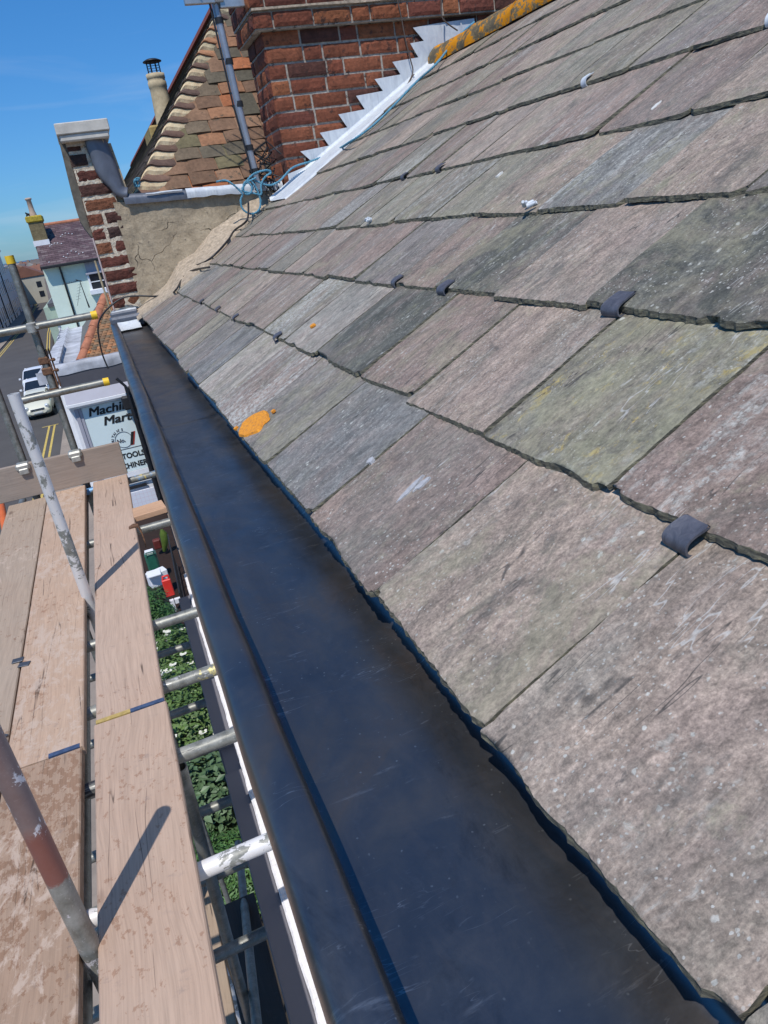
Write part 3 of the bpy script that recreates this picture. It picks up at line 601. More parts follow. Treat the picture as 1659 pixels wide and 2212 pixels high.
# lead capping over the wall
def capsec(x, zt, w0=YP - .03, w1=YP + .19, dr=.055): return [Vector((x, w0 - .002, zt - dr)), Vector((x, w0 - .006, zt - dr * .5)), Vector((x, w0 - .002, zt - .012)), Vector((x, w0 + .012, zt)), Vector((x, (w0 + w1) / 2, zt + .006)), Vector((x, w1, zt)), Vector((x, w1 + .004, zt - dr))]
mb = MB(); xs = np.linspace(.262, .62, 14); mb.grid([capsec(x, zl(x) + .016 + .003 * nz3(x * 12, 1), dr=.052 + .004 * nz3(x * 20, 3)) for x in xs]); cap1 = mb.build('dark_lead_capping', LEADD, par, fix=False)
mb = MB(); xs = np.linspace(.60, 1.155, 26); mb.grid([capsec(x, zl(x) + .021 + .003 * nz3(x * 12, 1), YP - .034, dr=.05 + .010 * nz3(x * 14, 3)) for x in xs]); mb.build('white_lead_capping', LEADW, par, fix=False)
mb = MB(); mb.tube([Q(ze, p, YP - .042) for p in ((880, 752), (960, 748), (1040, 735), (1140, 722), (1235, 715))], [.003, .005, .006, .005, .005], 8); mb.build('sealant_smear', LEADW, par)
# lead apron curling down the pier to the capping
lft = [(288, 235), (300, 285), (335, 370), (365, 450), (400, 540), (440, 600), (490, 650), (545, 700), (575, 755), (640, 790), (700, 790)]
rgt = [(455, 190), (480, 205), (525, 290), (555, 365), (590, 450), (615, 530), (645, 610), (655, 650), (665, 680), (690, 690), (705, 690)]
rows = []
for p, q in zip(lft, rgt):
    a_ = Q(ze, p, YP - .030); b_ = Q(ze, q, YP - .012); mid = (a_ + b_) / 2 + Vector((0, -.014, 0)); rows.append([a_ + Vector((0, .022, 0)), a_, a_.lerp(mid, .5) + Vector((0, -.004, 0)), mid, mid.lerp(b_, .5), b_, b_ + Vector((.004, .06, 0))])
mb = MB(); mb.grid(rows); ap = mb.build('lead_apron', LEADD, par, fix=False); mo = ap.modifiers.new('s', 'SUBSURF'); mo.levels = mo.render_levels = 2; mo = ap.modifiers.new('t', 'SOLIDIFY'); mo.thickness = .003; mo.offset = -1
mb = MB(); mb.prism([(.16, YP + .01, .50), (.275, YP + .01, .50), (.30, YP + .01, .23), (.225, YP + .01, .20)], (0, .16, 0)); mb.build('pier_shoulder', CEM, par)
# stone cap, its bedding and the kneeler down the street side
mb = MB(); mb.box((.020, YP - .075, .553), (.285, YP + .33, .606), bev=.004); mb.box((.030, YP - .066, .520), (.275, YP + .33, .5535), bev=.006); mb.build('stone_cap', STONE, par)
mb = MB(); rows = []
for z in np.linspace(.50, .53, 4):
    rows.append([Vector((.05 + .19 * u, YP - .022 - .006 * nz3(u * 14, z * 60), z + .008 * nz3(u * 10, 7))) for u in np.linspace(0, 1, 14)])
mb.grid(rows); mb.build('mortar_bed', FIL, par, fix=False)
mb = MB(); kp = [(.022, .53), (.018, .45), (.014, .38), (.010, .30), (.008, .22), (.010, .15), (.022, .11), (.040, .07), (.052, .05), (.054, .53)]
mb.prism([Vector((x, YP + .004, z)) for x, z in kp], (0, .33, 0)); mb.build('stone_kneeler', STONED, par)
# battens and pink pointing down the pier's outer arris
for p0, p1, r_, mt_ in (((365, 1180), (605, 1985), .0045, m_plain('pink_pointing', (.50, .40, .38), .9, 0, 50, .2, .6, .004)), ((385, 1400), (565, 1975), .0055, m_plain('old_batten', (.38, .31, .19), .85, 0, 50, .3, .5, .003))):
    a_ = Q(ze, p0, YP - .006); b_ = Q(ze, p1, YP - .006); mb = MB(); n = 24
    mb.tube([a_.lerp(b_, k / n) + Vector((.001 * nz3(k * .9, 1), 0, 0)) for k in range(n + 1)], [r_ * (1 + .4 * nz3(k * .8, 9)) for k in range(n + 1)], 8); mb.build('pointing_strip' if r_ < .005 else 'batten', mt_, par)

# ================================================================== CHIMNEY STACK
YC = 4.33
stk = thing('chimney_stack', (1.9, YC + .3, -9), 'red brick chimney stack with stepped white lead flashing rising from the slate roof', 'chimney')
CB = [(.215, .072, .036), (.18, .055, .030), (.135, .043, .028), (.26, .092, .040), (.09, .036, .026), (.19, .062, .032), (.23, .076, .034)]
mb = MB(); X0 = 1.172
bricks(mb, (X0, YC, 0), (1, 0, 0), (0, -1, 0), 1.9, .150, .915, .0768, .222, .0125, 11, CB, .006, .0014)
bricks(mb, (X0, YC, 0), (0, 1, 0), (-1, 0, 0), .36, .150, .915, .0768, .215, .0125, 12, CB, .006, .0014)
bricks(mb, (X0 - .045, YC - .045, 0), (1, 0, 0), (0, -1, 0), 2.0, .918, 1.0, .0768, .222, .0115, 13, CB, .008, .0025)
bricks(mb, (X0 - .045, YC - .045, 0), (0, 1, 0), (-1, 0, 0), .44, .918, 1.0, .0768, .215, .0115, 14, CB, .008, .0025)
bricks(mb, (X0 - .055, YC - .055, 0), (1, 0, 0), (0, -1, 0), 2.0, 1.008, 1.75, .0768, .222, .0115, 15, CB, .008, .0025)
bricks(mb, (X0 - .055, YC - .055, 0), (0, 1, 0), (-1, 0, 0), .46, 1.008, 1.75, .0768, .215, .0115, 16, CB, .008, .0025)
mo_ = (.36, .32, .27)
mb.box((X0 + .003, YC + .003, -.6), (X0 + 1.9, YC + .357, .92), tint=mo_); mb.box((X0 - .042, YC - .042, .916), (X0 + 1.95, YC + .40, 1.0), tint=mo_); mb.box((X0 - .052, YC - .052, 1.0), (X0 + 1.95, YC + .41, 1.78), tint=mo_)
mb.build('stack_brickwork', BRICKC, stk, fix=False)
mb = MB(); mb.prism([Vector((x, YC - .058 - .006, z)) for x, z in ((X0 - .05, .998), (X0 + .28, 1.003), (X0 + .56, 1.0), (X0 + .8, 1.006), (X0 + .8, 1.016), (X0 + .4, 1.013), (X0 - .05, 1.009))], (0, .03, 0)); mb.build('mortar_weathering', FIL, stk)
tips = [(1.264, .330), (1.396, .410), (1.523, .490), (1.645, .571), (1.771, .643), (1.893, .718), (2.016, .800), (2.044, .874)]
out = [(X0 - .004, .13), (X0 - .004, .225), (1.33, .262), (tips[0][0], tips[0][1])]
for (xa, za), (xb, zb_) in zip(tips[:-1], tips[1:]):
    if xb - xa > .05: out.append((xb + .042, za + .010))
    else: out.append((xb + .06, za + .006))
    out.append((xb, zb_))
out += [(2.20, .885), (2.44, .895), (2.44, .885 - .05)]
def rfz(x): return EZ + (x - EX) * SN / CS
mb = MB(); low = [(x, rfz(x) + .0) for x in (2.42, 2.2, 2.0, 1.8, 1.6, 1.4, X0)]
poly = [Vector((x, YC - .020, z)) for x, z in out + low]
mb.prism(poly, (0, -.003, 0)); mb.build('step_flashing', LEADW, stk)
mb = MB(); rows = []; ae = [(.95, 3.97), (1.01, 3.955), (1.18, 3.93), (1.47, 4.0), (1.79, 4.09), (2.08, 4.20), (2.27, 4.25)]
for k in range(60):
    s_ = .985 + 1.27 * k / 59; ya = np.interp(s_, [q[0] for q in ae], [q[1] for q in ae]) + .008 * nz3(s_ * 16, 2); yb = YC - .03; x = EX + s_ * CS; row = [Vector((x, YC - .024, rfz(x) + .03)), Vector((x, YC - .028, rfz(x) + .014))]
    for q in range(1, 9): t_ = q / 8; row.append(RP(s_, yb + (ya - yb) * t_, .012 - .007 * t_ + .003 * nz3(s_ * 9, t_ * 4, 4)))
    row.append(RP(s_, ya - .001, -.004)); rows.append(row)
mb.grid(rows); mb.build('flashing_apron', LEADW, stk, fix=False)

# ================================================================== CLAY TILED NEIGHBOUR
tiled = thing('clay_tiled_house', (1.5, 6.5, -9), 'neighbouring house with mottled clay tile roof and banded mortar hip behind the parapet', 'house')
P50 = math.radians(50); ey, ez = 4.74, .165; rt = random.Random(5); C5, S5 = math.cos(P50), math.sin(P50)
def hipx(y): return .44 + (y - 4.9) * .97
TC = [(.28, .14, .075), (.20, .12, .075), (.14, .105, .07), (.36, .13, .055), (.12, .10, .07), (.24, .14, .085), (.10, .088, .062), (.17, .10, .062), (.13, .11, .06)]
def tile(mb, c, ud, vd, nd, w_, l_, t_, col, seed, sag=.004):
    rows = []; n = 4
    for j in (0, 1, 2):
        rows.append([c + ud * (w_ * (i / n) + .002 * nz3(j, seed)) + vd * (l_ * j / 2) + nd * (t_ + sag * 4 * (i / n) * (1 - i / n) - .012 * j / 2 + .002 * nz3(i, j, seed)) for i in range(n + 1)])
    low_ = [p - nd * t_ for p in rows[0]]; mb.grid(rows, sm=False, tint=col); mb.grid([low_, rows[0]], sm=False, tint=shade(col, .8))
    for i in (0, -1): mb.grid([[r[i] for r in rows], [r[i] - nd * t_ for r in rows]], sm=False, tint=shade(col, .8))
mb = MB(); ud, vd, nd = Vector((1, 0, 0)), Vector((0, C5, S5)), Vector((0, -S5, C5)); g = .098
for k in range(22):
    y = ey + k * g * C5; z = ez + k * g * S5; x = hipx(y) + .145 + (.04 if k % 2 else 0)
    while x < 2.4:
        w_ = .163 * rt.uniform(.94, 1.04); col = shade(rt.choice(TC), rt.uniform(.8, 1.15))
        tile(mb, Vector((x, y + .006 * rt.random(), z + rt.uniform(-.004, .006))) + nd * .004, (ud + Vector((0, 0, rt.uniform(-.02, .02)))).normalized(), vd, nd, w_ - .005, .19, .024, col, rt.random() * 99); x += w_
mb.build('tiled_pitch', CLAY, tiled, fix=False)
# left pitch, seen along its courses
mb = MB(); nd2 = Vector((-S5, 0, C5)); vd2 = Vector((C5, 0, S5)); hp = Vector((hipx(ey), ey, ez)); DTC = [(.075, .055, .04), (.11, .08, .05), (.055, .045, .035), (.10, .085, .04)]
for k in range(44):
    d0, d1 = k * .05, (k + 1) * .05 + .004; y0_ = ey + d0 * C5 / .97 + .015; ys_ = [y0_ + .04 * q for q in range(40)] + [y0_ + 1.6 + .8 * q for q in range(24)]; col = shade(rt.choice(DTC), rt.uniform(.8, 1.2)); sd_ = rt.random() * 90
    low_ = [hp * 0 + Vector((hp.x, y, hp.z)) + vd2 * d0 + nd2 * (.002 + .004 * nz3(y * 6, sd_)) for y in ys_]; top2 = [p + vd2 * (d1 - d0) - nd2 * .004 for p in low_]
    mb.grid([[p - nd2 * .010 for p in low_], low_, top2], sm=False, tint=col)
mb.build('dark_tiled_pitch', m_tint('dark_clay_tile', .9, 30, .8, .8, .006, [((.16, .12, .03), 9, .64)]), tiled, fix=False)
mb = MB(); apx = hp + Vector((1.36, 1.40, 1.62))
mb.add([hp - nd * .05 + Vector((.03, .03, 0)), Vector((3.2, ey + .03, ez - .05)), Vector((3.2, apx.y + .03, apx.z - .05)), apx - Vector((0, 0, .06)), Vector((hp.x + .05, 21, ez - .05)), Vector((apx.x, 21, apx.z - .08)), Vector((3.2, 21, ez))], [(0, 1, 2, 3), (0, 3, 5, 4), (3, 2, 6, 5)], 0, False, tint=(.1, .07, .05)); mb.build('roof_underlay', DARK, tiled)
# hip bonnets bedded in buff mortar
hd = (apx - hp).normalized(); side_r = hd.cross((nd + nd2).normalized()).normalized(); upn = side_r.cross(hd).normalized()
if side_r.x < 0: side_r = -side_r
HT = m_tint('bonnet_tile', .85, 50, .55, .6, .004); NB = 20; stp = (apx - hp).length / NB
for k in range(NB):
    mb = MB(); col = shade(rt.choice([(.13, .078, .058), (.15, .09, .065), (.11, .07, .055)]), rt.uniform(.85, 1.15)); mcol = shade((.72, .57, .36), rt.uniform(.88, 1.08))
    if k > 9 and rt.random() < .6: col = shade(rt.choice([(.38, .19, .10), (.32, .24, .15), (.42, .24, .13)]), 1)
    if k > 9: mcol = shade((.50, .42, .27), rt.uniform(.8, 1.1))
    wd_b = .205 - .05 * k / NB + jit(.008); d0 = k * stp; sd_ = rt.random() * 60; slope_l = (apx - hp).length / 1.0
    def strip_(prof_, cc_):
        rows = []
        for v_, h_ in prof_:
            row = []
            for q in range(17):
                u = q / 16; f_ = min(1, (u / .16) ** .6) * (1 - .72 * max(0, (u - .25) / .75) ** 1.3); vv = d0 + v_ - .070 * max(0, (.22 - u) / .22) ** 1.4 - .020 * math.sin(math.pi * min(1, u * 1.05)) + .004 * nz3(u * 6, sd_) + .05 * u * 0
                b_ = hp + hd * vv; p = Vector((b_.x - .012 + u * wd_b + (.006 * nz3(v_ * 60, sd_) if q == 16 else 0), b_.y, b_.z)) + nd * (h_ * f_ + .003 * nz3(u * 5, v_ * 30, sd_)); row.append(p)
            rows.append(row)
        mb.grid(rows, sm=False, tint=cc_)
    strip_([(.0, .002), (.012, .030), (.038, .055), (.070, .064)], mcol); strip_([(.066, .066), (.069, .075), (.085, .074), (stp + .015, .046), (stp + .05, .012)], col)
    mb.build('hip_bonnet', HT, tiled, fix=False)
mb = MB(); mb.prism([Vector((apx.x - .05, 5.9, apx.z - .02)), Vector((apx.x, 5.9, apx.z + .07)), Vector((apx.x + .1, 5.9, apx.z + .05)), Vector((apx.x + .12, 5.9, apx.z - .05))], (0, 15, 0), tint=(.17, .045, .03)); mb.build('ridge_tile', HT, tiled)
mb = MB(); mb.prism([hp + Vector((.05, .25, -.03)), Vector((3.0, ey + .3, ez - .05)), Vector((3.0, ey + .3, -9)), Vector((hp.x + .05, ey + .25, -9))], (0, 3.5, 0)); mb.build('wall', m_brickface('far_brick', (.2, .08, .05), (.15, .06, .04), (.3, .27, .22)), tiled)

# pale chimney pot with wire cowl behind the hip
pot = thing('chimney_pot', (1.17, 9.5, .6), 'tall cream chimney pot with black wire cowl rising behind the tiled hip', 'chimney pot')
def latheM(mb, c, pr, n=20, **k):
    rows = [[Vector(c) + Vector((r_ * math.cos(2 * math.pi * q / n), r_ * math.sin(2 * math.pi * q / n), z)) for q in range(n + 1)] for r_, z in pr]; mb.grid(rows, **k)
POT = m_plain('cream_clay', (.50, .40, .25), .85, 0, 9, .3, .3, .01); f95 = 9.5 / 9
tp = aty(z1(930, 445), 9.5); pc = Vector((tp.x, 9.5, 0)); mb = MB()
latheM(mb, pc, [(.15, .55), (.118, 1.15), (.098, 1.50), (.098, tp.z - .14), (.104, tp.z - .13), (.104, tp.z - .08), (.098, tp.z - .075), (.098, tp.z - .05), (.103, tp.z - .045), (.103, tp.z), (.08, tp.z), (.08, tp.z - .1)]); mb.build('pot_shaft', POT, pot)
mb = MB()
for k in range(8): a_ = k * math.pi / 4 + .2; q = Vector((.072 * math.cos(a_), .072 * math.sin(a_), 0)); mb.tube([pc + q + Vector((0, 0, tp.z - .04)), pc + q + Vector((0, 0, tp.z + .125))], .005, 6)
for zz in (.02, .045, .07, .095): mb.tube([pc + Vector((.074 * math.cos(t_), .074 * math.sin(t_), tp.z + zz)) for t_ in np.linspace(0, 2 * math.pi, 17)], .002, 5)
latheM(mb, pc, [(.001, tp.z + .150), (.06, tp.z + .145), (.104, tp.z + .125), (.104, tp.z + .118), (.001, tp.z + .12)]); mb.build('cowl', BLACK, pot)
mb = MB(); mb.box((pc.x - .21, 9.25, -9), (pc.x + 2.2, 9.9, .80), tint=(.3, .15, .08)); mb.box((pc.x - .24, 9.22, .80), (pc.x + 2.2, 9.93, 1.16), bev=.02, tint=(.36, .26, .1)); mb.build('chimney_stack_base', CLAY, pot)

# ================================================================== AERIAL MAST, ROPES, CABLES
mast = thing('aerial_mast', (.99, 4.36, .15), 'grey aerial mast bound with black tape standing against the brick chimney', 'mast')
mb = MB(); mpts = [Vector((1.0, 4.36, .17)), Vector((.975, 4.36, .62)), Vector((.962, 4.36, 1.05)), Vector((.95, 4.36, 1.85))]; mb.tube(mpts, .0195, 18); mb.build('pole', m_plain('grey_mast_paint', (.33, .34, .37), .35, .5, 20, .15, .05), mast)
mb = MB()
for zz in (.265, .385, .60, .80, .985): x = .962 + (1.05 - zz) * .043; mb.tube([(x, 4.36, zz - .014), (x, 4.36, zz + .014)], .0225, 16)
mb.tube([(.9735, 4.337, .2), (.965, 4.337, .35), (.944, 4.338, .6), (.935, 4.337, .85), (.927, 4.337, 1.1), (.92, 4.337, 1.7)], .005, 8); mb.build('tape_and_cable', BLACK, mast)
mb = MB(); mb.box((.80, 4.315, 1.055), (.955, 4.345, 1.095), bev=.003); mb.box((.98, 4.33, 1.035), (1.14, 4.36, 1.09), bev=.003); mb.tube([(.935, 4.33, 1.07), (1.0, 4.33, 1.07)], .012, 10); mb.build('bracket', m_plain('galvanised_bracket', (.40, .42, .43), .4, .7, 20, .2, .1), mast)
mb = MB(); bp0, bp1 = Vector((.62, 4.20, 1.66)), Vector((1.15, 4.50, 1.74)); mb.tube([bp0, bp1], .008, 8)
for k in range(11):
    c = bp0.lerp(bp1, k / 10); d = Vector((-.3, .5, .1)).normalized() * (.16 if k else .2); mb.tube([c - d, c + d], .004, 6)
mb.build('yagi_aerial', STEEL, mast)
mb = MB()                                                     # bundle of straps at the foot
for k in range(26):
    c = Vector((1.06 + jit(.045), 4.37 + jit(.03), .26 + jit(.09))); mb.tube([c, c + Vector((jit(.07), jit(.04), jit(.07))), c + Vector((jit(.08), jit(.05), jit(.09)))], .004, 6)
mb.build('cable_tangle', BLACK, mast)
def ropemesh(pts, r_, n=8, twist=260):
    P = [Vector(p) for p in pts]; Qs = []
    for i in range(len(P) - 1):
        p0 = P[max(0, i - 1)]; p1 = P[i]; p2 = P[i + 1]; p3 = P[min(len(P) - 1, i + 2)]; m_ = max(3, int((p2 - p1).length / .012))
        for k in range(m_):
            t_ = k / m_; Qs.append(.5 * ((2 * p1) + (-p0 + p2) * t_ + (2 * p0 - 5 * p1 + 4 * p2 - p3) * t_ ** 2 + (-p0 + 3 * p1 - 3 * p2 + p3) * t_ ** 3))
    Qs.append(P[-1]); mb = MB()
    if twist:
        for sgn in range(3):
            L_ = 0; S = []
            for i, q in enumerate(Qs):
                if i: L_ += (q - Qs[i - 1]).length
                d = (Qs[min(i + 1, len(Qs) - 1)] - Qs[max(0, i - 1)]).normalized(); s_ = d.cross(Vector((.2, .1, 1))).normalized(); u_ = s_.cross(d); a_ = L_ * twist + sgn * 2.094; S.append(q + (s_ * math.cos(a_) + u_ * math.sin(a_)) * r_ * .55)
            mb.tube(S, r_ * .6, 6)
    else: mb.tube(Qs, r_, n)
    return mb
def roofpt(p, h=.012):
    w = W(*p); n_ = Vector((-SN, 0, CS)); P0 = RP(0, 0, h); return w * (n_.dot(P0) / n_.dot(w))
rp_ = [Q(z6, (215, 975), 4.29), Q(z6, (290, 1000), 4.28), Q(z6, (350, 975), 4.28), Q(z6, (420, 905), 4.28), Q(z6, (520, 870), 4.28), Q(z6, (640, 820), 4.27), roofpt(z6(740, 760), .03), roofpt(z6(850, 680), .02), roofpt(z6(960, 575), .02), roofpt(z6(1080, 450), .02), roofpt(z6(1190, 350), .03), Q(z6, (1270, 250), 4.15), Q(z6, (1330, 180), 4.17), Q(z6, (1400, 120), 4.22)]
o = ropemesh(rp_, .0062, twist=190).build('blue_rope', BLUE); tag(o, 'long blue rope strung up beside the white lead flashing to the ridge', 'rope')
yy = 4.28
o = ropemesh([Q(zd, p, yy + .02 * nz3(i * .7, 3)) for i, p in enumerate(((330, 1870), (420, 1855), (490, 1890), (560, 1950), (600, 2000), (580, 2060), (600, 2150), (680, 2200), (760, 2170), (785, 2080), (760, 1980), (720, 1900), (660, 1850), (610, 1900), (620, 1990), (680, 1990), (695, 1920), (650, 1860), (700, 1800), (760, 1770), (850, 1750), (890, 1775), (830, 1820), (790, 1900), (790, 2000), (720, 1990), (600, 1960), (640, 1880), (740, 1830)))], .0062, twist=190).build('blue_rope', BLUE)
tag(o, 'tangled blue rope knotted in loops round the foot of the aerial mast', 'rope')
o = ropemesh([Q(ze, p, YP - .01 + .03 * (i % 2)) for i, p in enumerate(((820, 600), (790, 600), (770, 625), (775, 670), (810, 680), (822, 640), (800, 615), (785, 640), (795, 675)))], .0055, twist=190).build('blue_rope', BLUE)
tag(o, 'small coil of blue rope tucked at the lower end of the tiled hip', 'rope')
CBL = m_plain('black_cable', (.022, .022, .024), .45, 0, 30, .2, 0)
cp = [Q(z7, (1205, 850), 4.36), roofpt(z7(1195, 985), .03), roofpt(z7(1100, 1065), .015), roofpt(z7(1050, 1140), .012), roofpt(z7(960, 1240), .012), roofpt(z7(870, 1310), .012), roofpt(z7(760, 1350), .012), roofpt(z7(680, 1372), .03)]
o = ropemesh(cp, .0055, 8, 0).build('black_cable', CBL); tag(o, 'black cable lying where the slates meet the cement fillet', 'cable')
cp = [roofpt(z7(905, 1350), .01), roofpt(z7(800, 1368), .012), roofpt(z7(735, 1395), .012), roofpt(z7(690, 1450), .012), roofpt(z7(650, 1520), .014), Q(z7, (590, 1568), 4.22), Q(z7, (480, 1575), 4.36), Q(z7, (340, 1572), 4.40), Q(z7, (230, 1590), 4.42), Q(z7, (120, 1670), 4.42), Q(z8, (900, 1215), 4.44), Q(z8, (882, 1300), 4.45), Q(z8, (895, 1410), 4.46), Q(z8, (925, 1540), 4.5), Q(z8, (975, 1660), 4.5)]
o = ropemesh(cp, .0048, 8, 0).build('black_cable', CBL); tag(o, 'black cable crossing the brick pier and hanging down past the gutter end', 'cable')
o = ropemesh([Q(z6, p, 4.26) for p in ((985, 0), (1005, 90), (1030, 220), (1055, 320), (1068, 390), (1035, 465), (1050, 440), (1075, 400))], .0035, 6, 0).build('brown_wire', m_plain('brown_wire', (.10, .075, .06), .6, 0, 20, .2, 0)); tag(o, 'thin brown wire hanging down the chimney bricks on to the flashing', 'wire')
o = ropemesh([Q(z6, p, 4.25) for p in ((1222, 0), (1225, 90), (1260, 130), (1310, 165))], .004, 6, 0).build('brown_wire', bpy.data.materials['brown_wire']); tag(o, 'short wire at the top of the flashing near the orange ridge', 'wire')

# ================================================================== SCAFFOLD
ZB = -1.48
scf = thing('scaffold', (-.6, 3, -9), 'galvanised tube scaffold with yellow end caps beside the gutter', 'scaffold')
TR = .0242
def tube(name, a_, b_, kind='plain', par_=None, label=None, n=20):
    a_, b_ = Vector(a_), Vector(b_); mb = MB(); k = max(2, int((b_ - a_).length / .2)); pts = [a_.lerp(b_, i / k) for i in range(k + 1)]; mb.tube(pts, TR, n, cap=False)
    d = (b_ - a_).normalized(); s_ = d.cross(Vector((.3, .2, 1))).normalized(); u_ = s_.cross(d)
    for c, sg in ((a_, 1), (b_, -1)):                         # open pipe ends
        ring = lambda r_, q: [c + d * q * sg + (s_ * math.cos(t_) + u_ * math.sin(t_)) * r_ for t_ in np.linspace(0, 2 * math.pi, n + 1)]
        mb.grid([ring(TR, 0), ring(TR - .004, 0), ring(TR - .004, .06)], sm=False); c2 = c + d * .06 * sg; mb.add([c2] + ring(TR - .004, .06), [(0, i, i + 1) for i in range(1, n + 1)], 0, False)
    o = mb.build(name, TB[kind], par_ or scf); 
    if label: o['label'] = label
    return o
def capend(o, c, d, l_=.035):
    c = Vector(c); d = Vector(d).normalized(); mb = MB(); mb.tube([c - d * l_, c + d * .003], TR + .003, 20); return mb.build('end_cap', YCAP, o)
def coupler(c, ax1, ax2, mat=STEEL):
    c = Vector(c); a1 = Vector(ax1).normalized(); a2 = Vector(ax2).normalized(); mb = MB(); n_ = a1.cross(a2).normalized()
    mb.tube([c - a1 * .026, c + a1 * .026], TR + .007, 14); c2 = c + n_ * .05; mb.tube([c2 - a2 * .026, c2 + a2 * .026], TR + .007, 14)
    for q, ax in ((c, a1), (c2, a2)):
        t_ = ax.cross(n_).normalized(); mb.tube([q + t_ * .034 - n_ * .02, q + t_ * .034 + n_ * .022], .006, 8); mb.tube([q + t_ * .034 + n_ * .016, q + t_ * .034 + n_ * .024], .011, 6); mb.box(tuple(q + t_ * .034 - Vector((.01, .01, .008))), tuple(q + t_ * .034 + Vector((.01, .01, .008))))
    return mb.build('coupler', mat, scf)
tube('standard', (-.44, 1.362, -9), (-.44, 1.362, -.80), 'red', label='tube with red paint and white smears')
tube('standard', (-.445, 3.29, -9), (-.445, 3.29, -.50), 'chalky', label='tube with chalky white painted top')
o = tube('standard', (-.455, 5.20, -9), (-.455, 5.20, .03), 'plain', label='tall tube topped with a yellow cap'); capend(o, (-.455, 5.20, .035), (0, 0, 1), .045)
tube('standard', (-.79, 5.20, -9), (-.79, 5.20, .4), 'plain')
o = tube('guard_rail', (-.455 - .7, 5.145, -.40), (-.055, 5.145, -.395), 'plain'); capend(o, (-.055, 5.145, -.395), (1, 0, 0))
o = tube('guard_rail', (-.68, 5.145, -.835), (-.105, 5.145, -.83), 'plain'); capend(o, (-.105, 5.145, -.83), (1, 0, 0))
coupler((-.455, 5.195, -.40), (0, 0, 1), (1, 0, 0)); coupler((-.455, 5.145, -.398), (1, 0, 0), (0, 0, 1)); coupler((-.455, 5.20, -.83), (0, 0, 1), (1, 0, 0), RUST); coupler((-.79, 5.20, -.40), (0, 0, 1), (1, 0, 0))
mb = MB()
for dz in (-.62, -.69): mb.box((-.49, 5.17, dz - .025), (-.425, 5.235, dz + .025), bev=.008); mb.tube([(-.425, 5.16, dz), (-.385, 5.15, dz)], .006, 8); mb.tube([(-.40, 5.155, dz), (-.39, 5.152, dz)], .012, 6)
mb.box((-.428, 5.165, -.80), (-.420, 5.20, -.55)); mb.box((-.412, 5.165, -.80), (-.404, 5.20, -.55)); mb.build('sleeve_coupler', RUST, scf)
tube('ledger', (-.492, -.8, ZB - .115), (-.492, 5.5, ZB - .115), 'plain'); tube('ledger', (-.93, -.8, ZB - .115), (-.93, 5.5, ZB - .115), 'plain'); tube('ledger', (.0, 0, 0), (0, 0.01, 0), 'plain') if False else None
ks = {1.49: 'white', 1.98: 'black', 2.40: 'yellow', 2.90: 'plain', 4.10: 'plain', 5.13: 'blue', .7: 'plain', .1: 'plain'}
for y, k in ks.items():
    sl = .012
    o = tube('transom', (-1.05 if y != 5.13 else -.5, y - .0, ZB - .062), (.045, y + .015, ZB - .062), k, label={'white': 'tube thick with white paint', 'black': 'tube streaked black', 'yellow': 'tube with yellow paint patches', 'blue': 'tube with blue and yellow paint'}.get(k))
# inner boards' sleeves: darker outer pipe where tubes pass the board edge
for y in (.55, 1.06, 1.42, 1.80, 2.22, 2.62, 3.3):
    tube('lower_transom', (-1.0, y + .9, -2.45), (-.035, y + .92, -2.45), 'plain')
tube('brace', (-.37, -.2, -2.32), (-.16, 3.9, -3.9), 'plain', label='long diagonal tube under the boards'); tube('lower_ledger', (-.40, -.8, -2.52), (-.40, 5.0, -2.52), 'plain')
tube('brace', (-.2, 2.2, -1.75), (-.35, 2.6, -4.5), 'plain')
for y in (1.0, 2.15, 3.2): coupler((-.36, y + .9, -2.5), (1, 0, 0), (0, 1, 0))
# boards
def board(x0, x1, y0, y1, z, t_, mat, label, dz=(0, 0), grp='scaffold boards of the walkway', skew=0, band0=None, band1=None):
    mb = MB(); n = max(4, int((y1 - y0) / .1)); rows = []; c_ = .004; sd_ = rnd.random() * 50
    for i in range(n + 1):
        y = y0 + (y1 - y0) * i / n; t2 = i / n; zz = z + dz[0] * (1 - t2) + dz[1] * t2; sk_ = skew * t2; w_ = .0015 * nz3(y * 3, sd_)
        rows.append([Vector((x0 + sk_ + w_, y, zz - t_)), Vector((x0 + sk_ + w_, y, zz - c_)), Vector((x0 + c_ + sk_ + w_, y, zz)), Vector(((x0 + x1) / 2 + sk_, y, zz - .0012)), Vector((x1 - c_ + sk_ + w_, y, zz)), Vector((x1 + sk_ + w_, y, zz - c_)), Vector((x1 + sk_ + w_, y, zz - t_)), Vector((x0 + sk_ + w_, y, zz - t_))])
    mb.grid(rows, sm=False); mb.add(rows[0][:-1], [tuple(range(7))], 0, False); mb.add(rows[-1][:-1], [tuple(range(7))], 0, False)
    o = mb.build('scaffold_board', mat, org=(0, y0, z)); ORG[o.name] = Vector((0, y0, z)); tag(o, label, 'board', grp)
    for b_, yy_ in ((band0, y0), (band1, y1)):
        if not b_: continue
        for q, col in b_:
            mbb = MB(); sg = 1 if yy_ == y0 else -1; xa, xb = x0 + q[0] * (x1 - x0), x0 + q[1] * (x1 - x0); sk_ = skew if yy_ == y1 else 0
            mbb.box((xa + sk_, min(yy_ + sg * -.0015, yy_ + sg * .018), z - t_ * .9 + .0), (xb + sk_, max(yy_ + sg * -.0015, yy_ + sg * .018), z + .0018 + (dz[0] if sg > 0 else dz[1]))); bo = mbb.build('end_band', col, o)
    return o
BB = m_plain('blue_band_paint', (.055, .085, .16), .6, .2, 60, .4, .3); YB = m_plain('yellow_band_paint', (.42, .30, .10), .6, 0, 60, .3, .3)
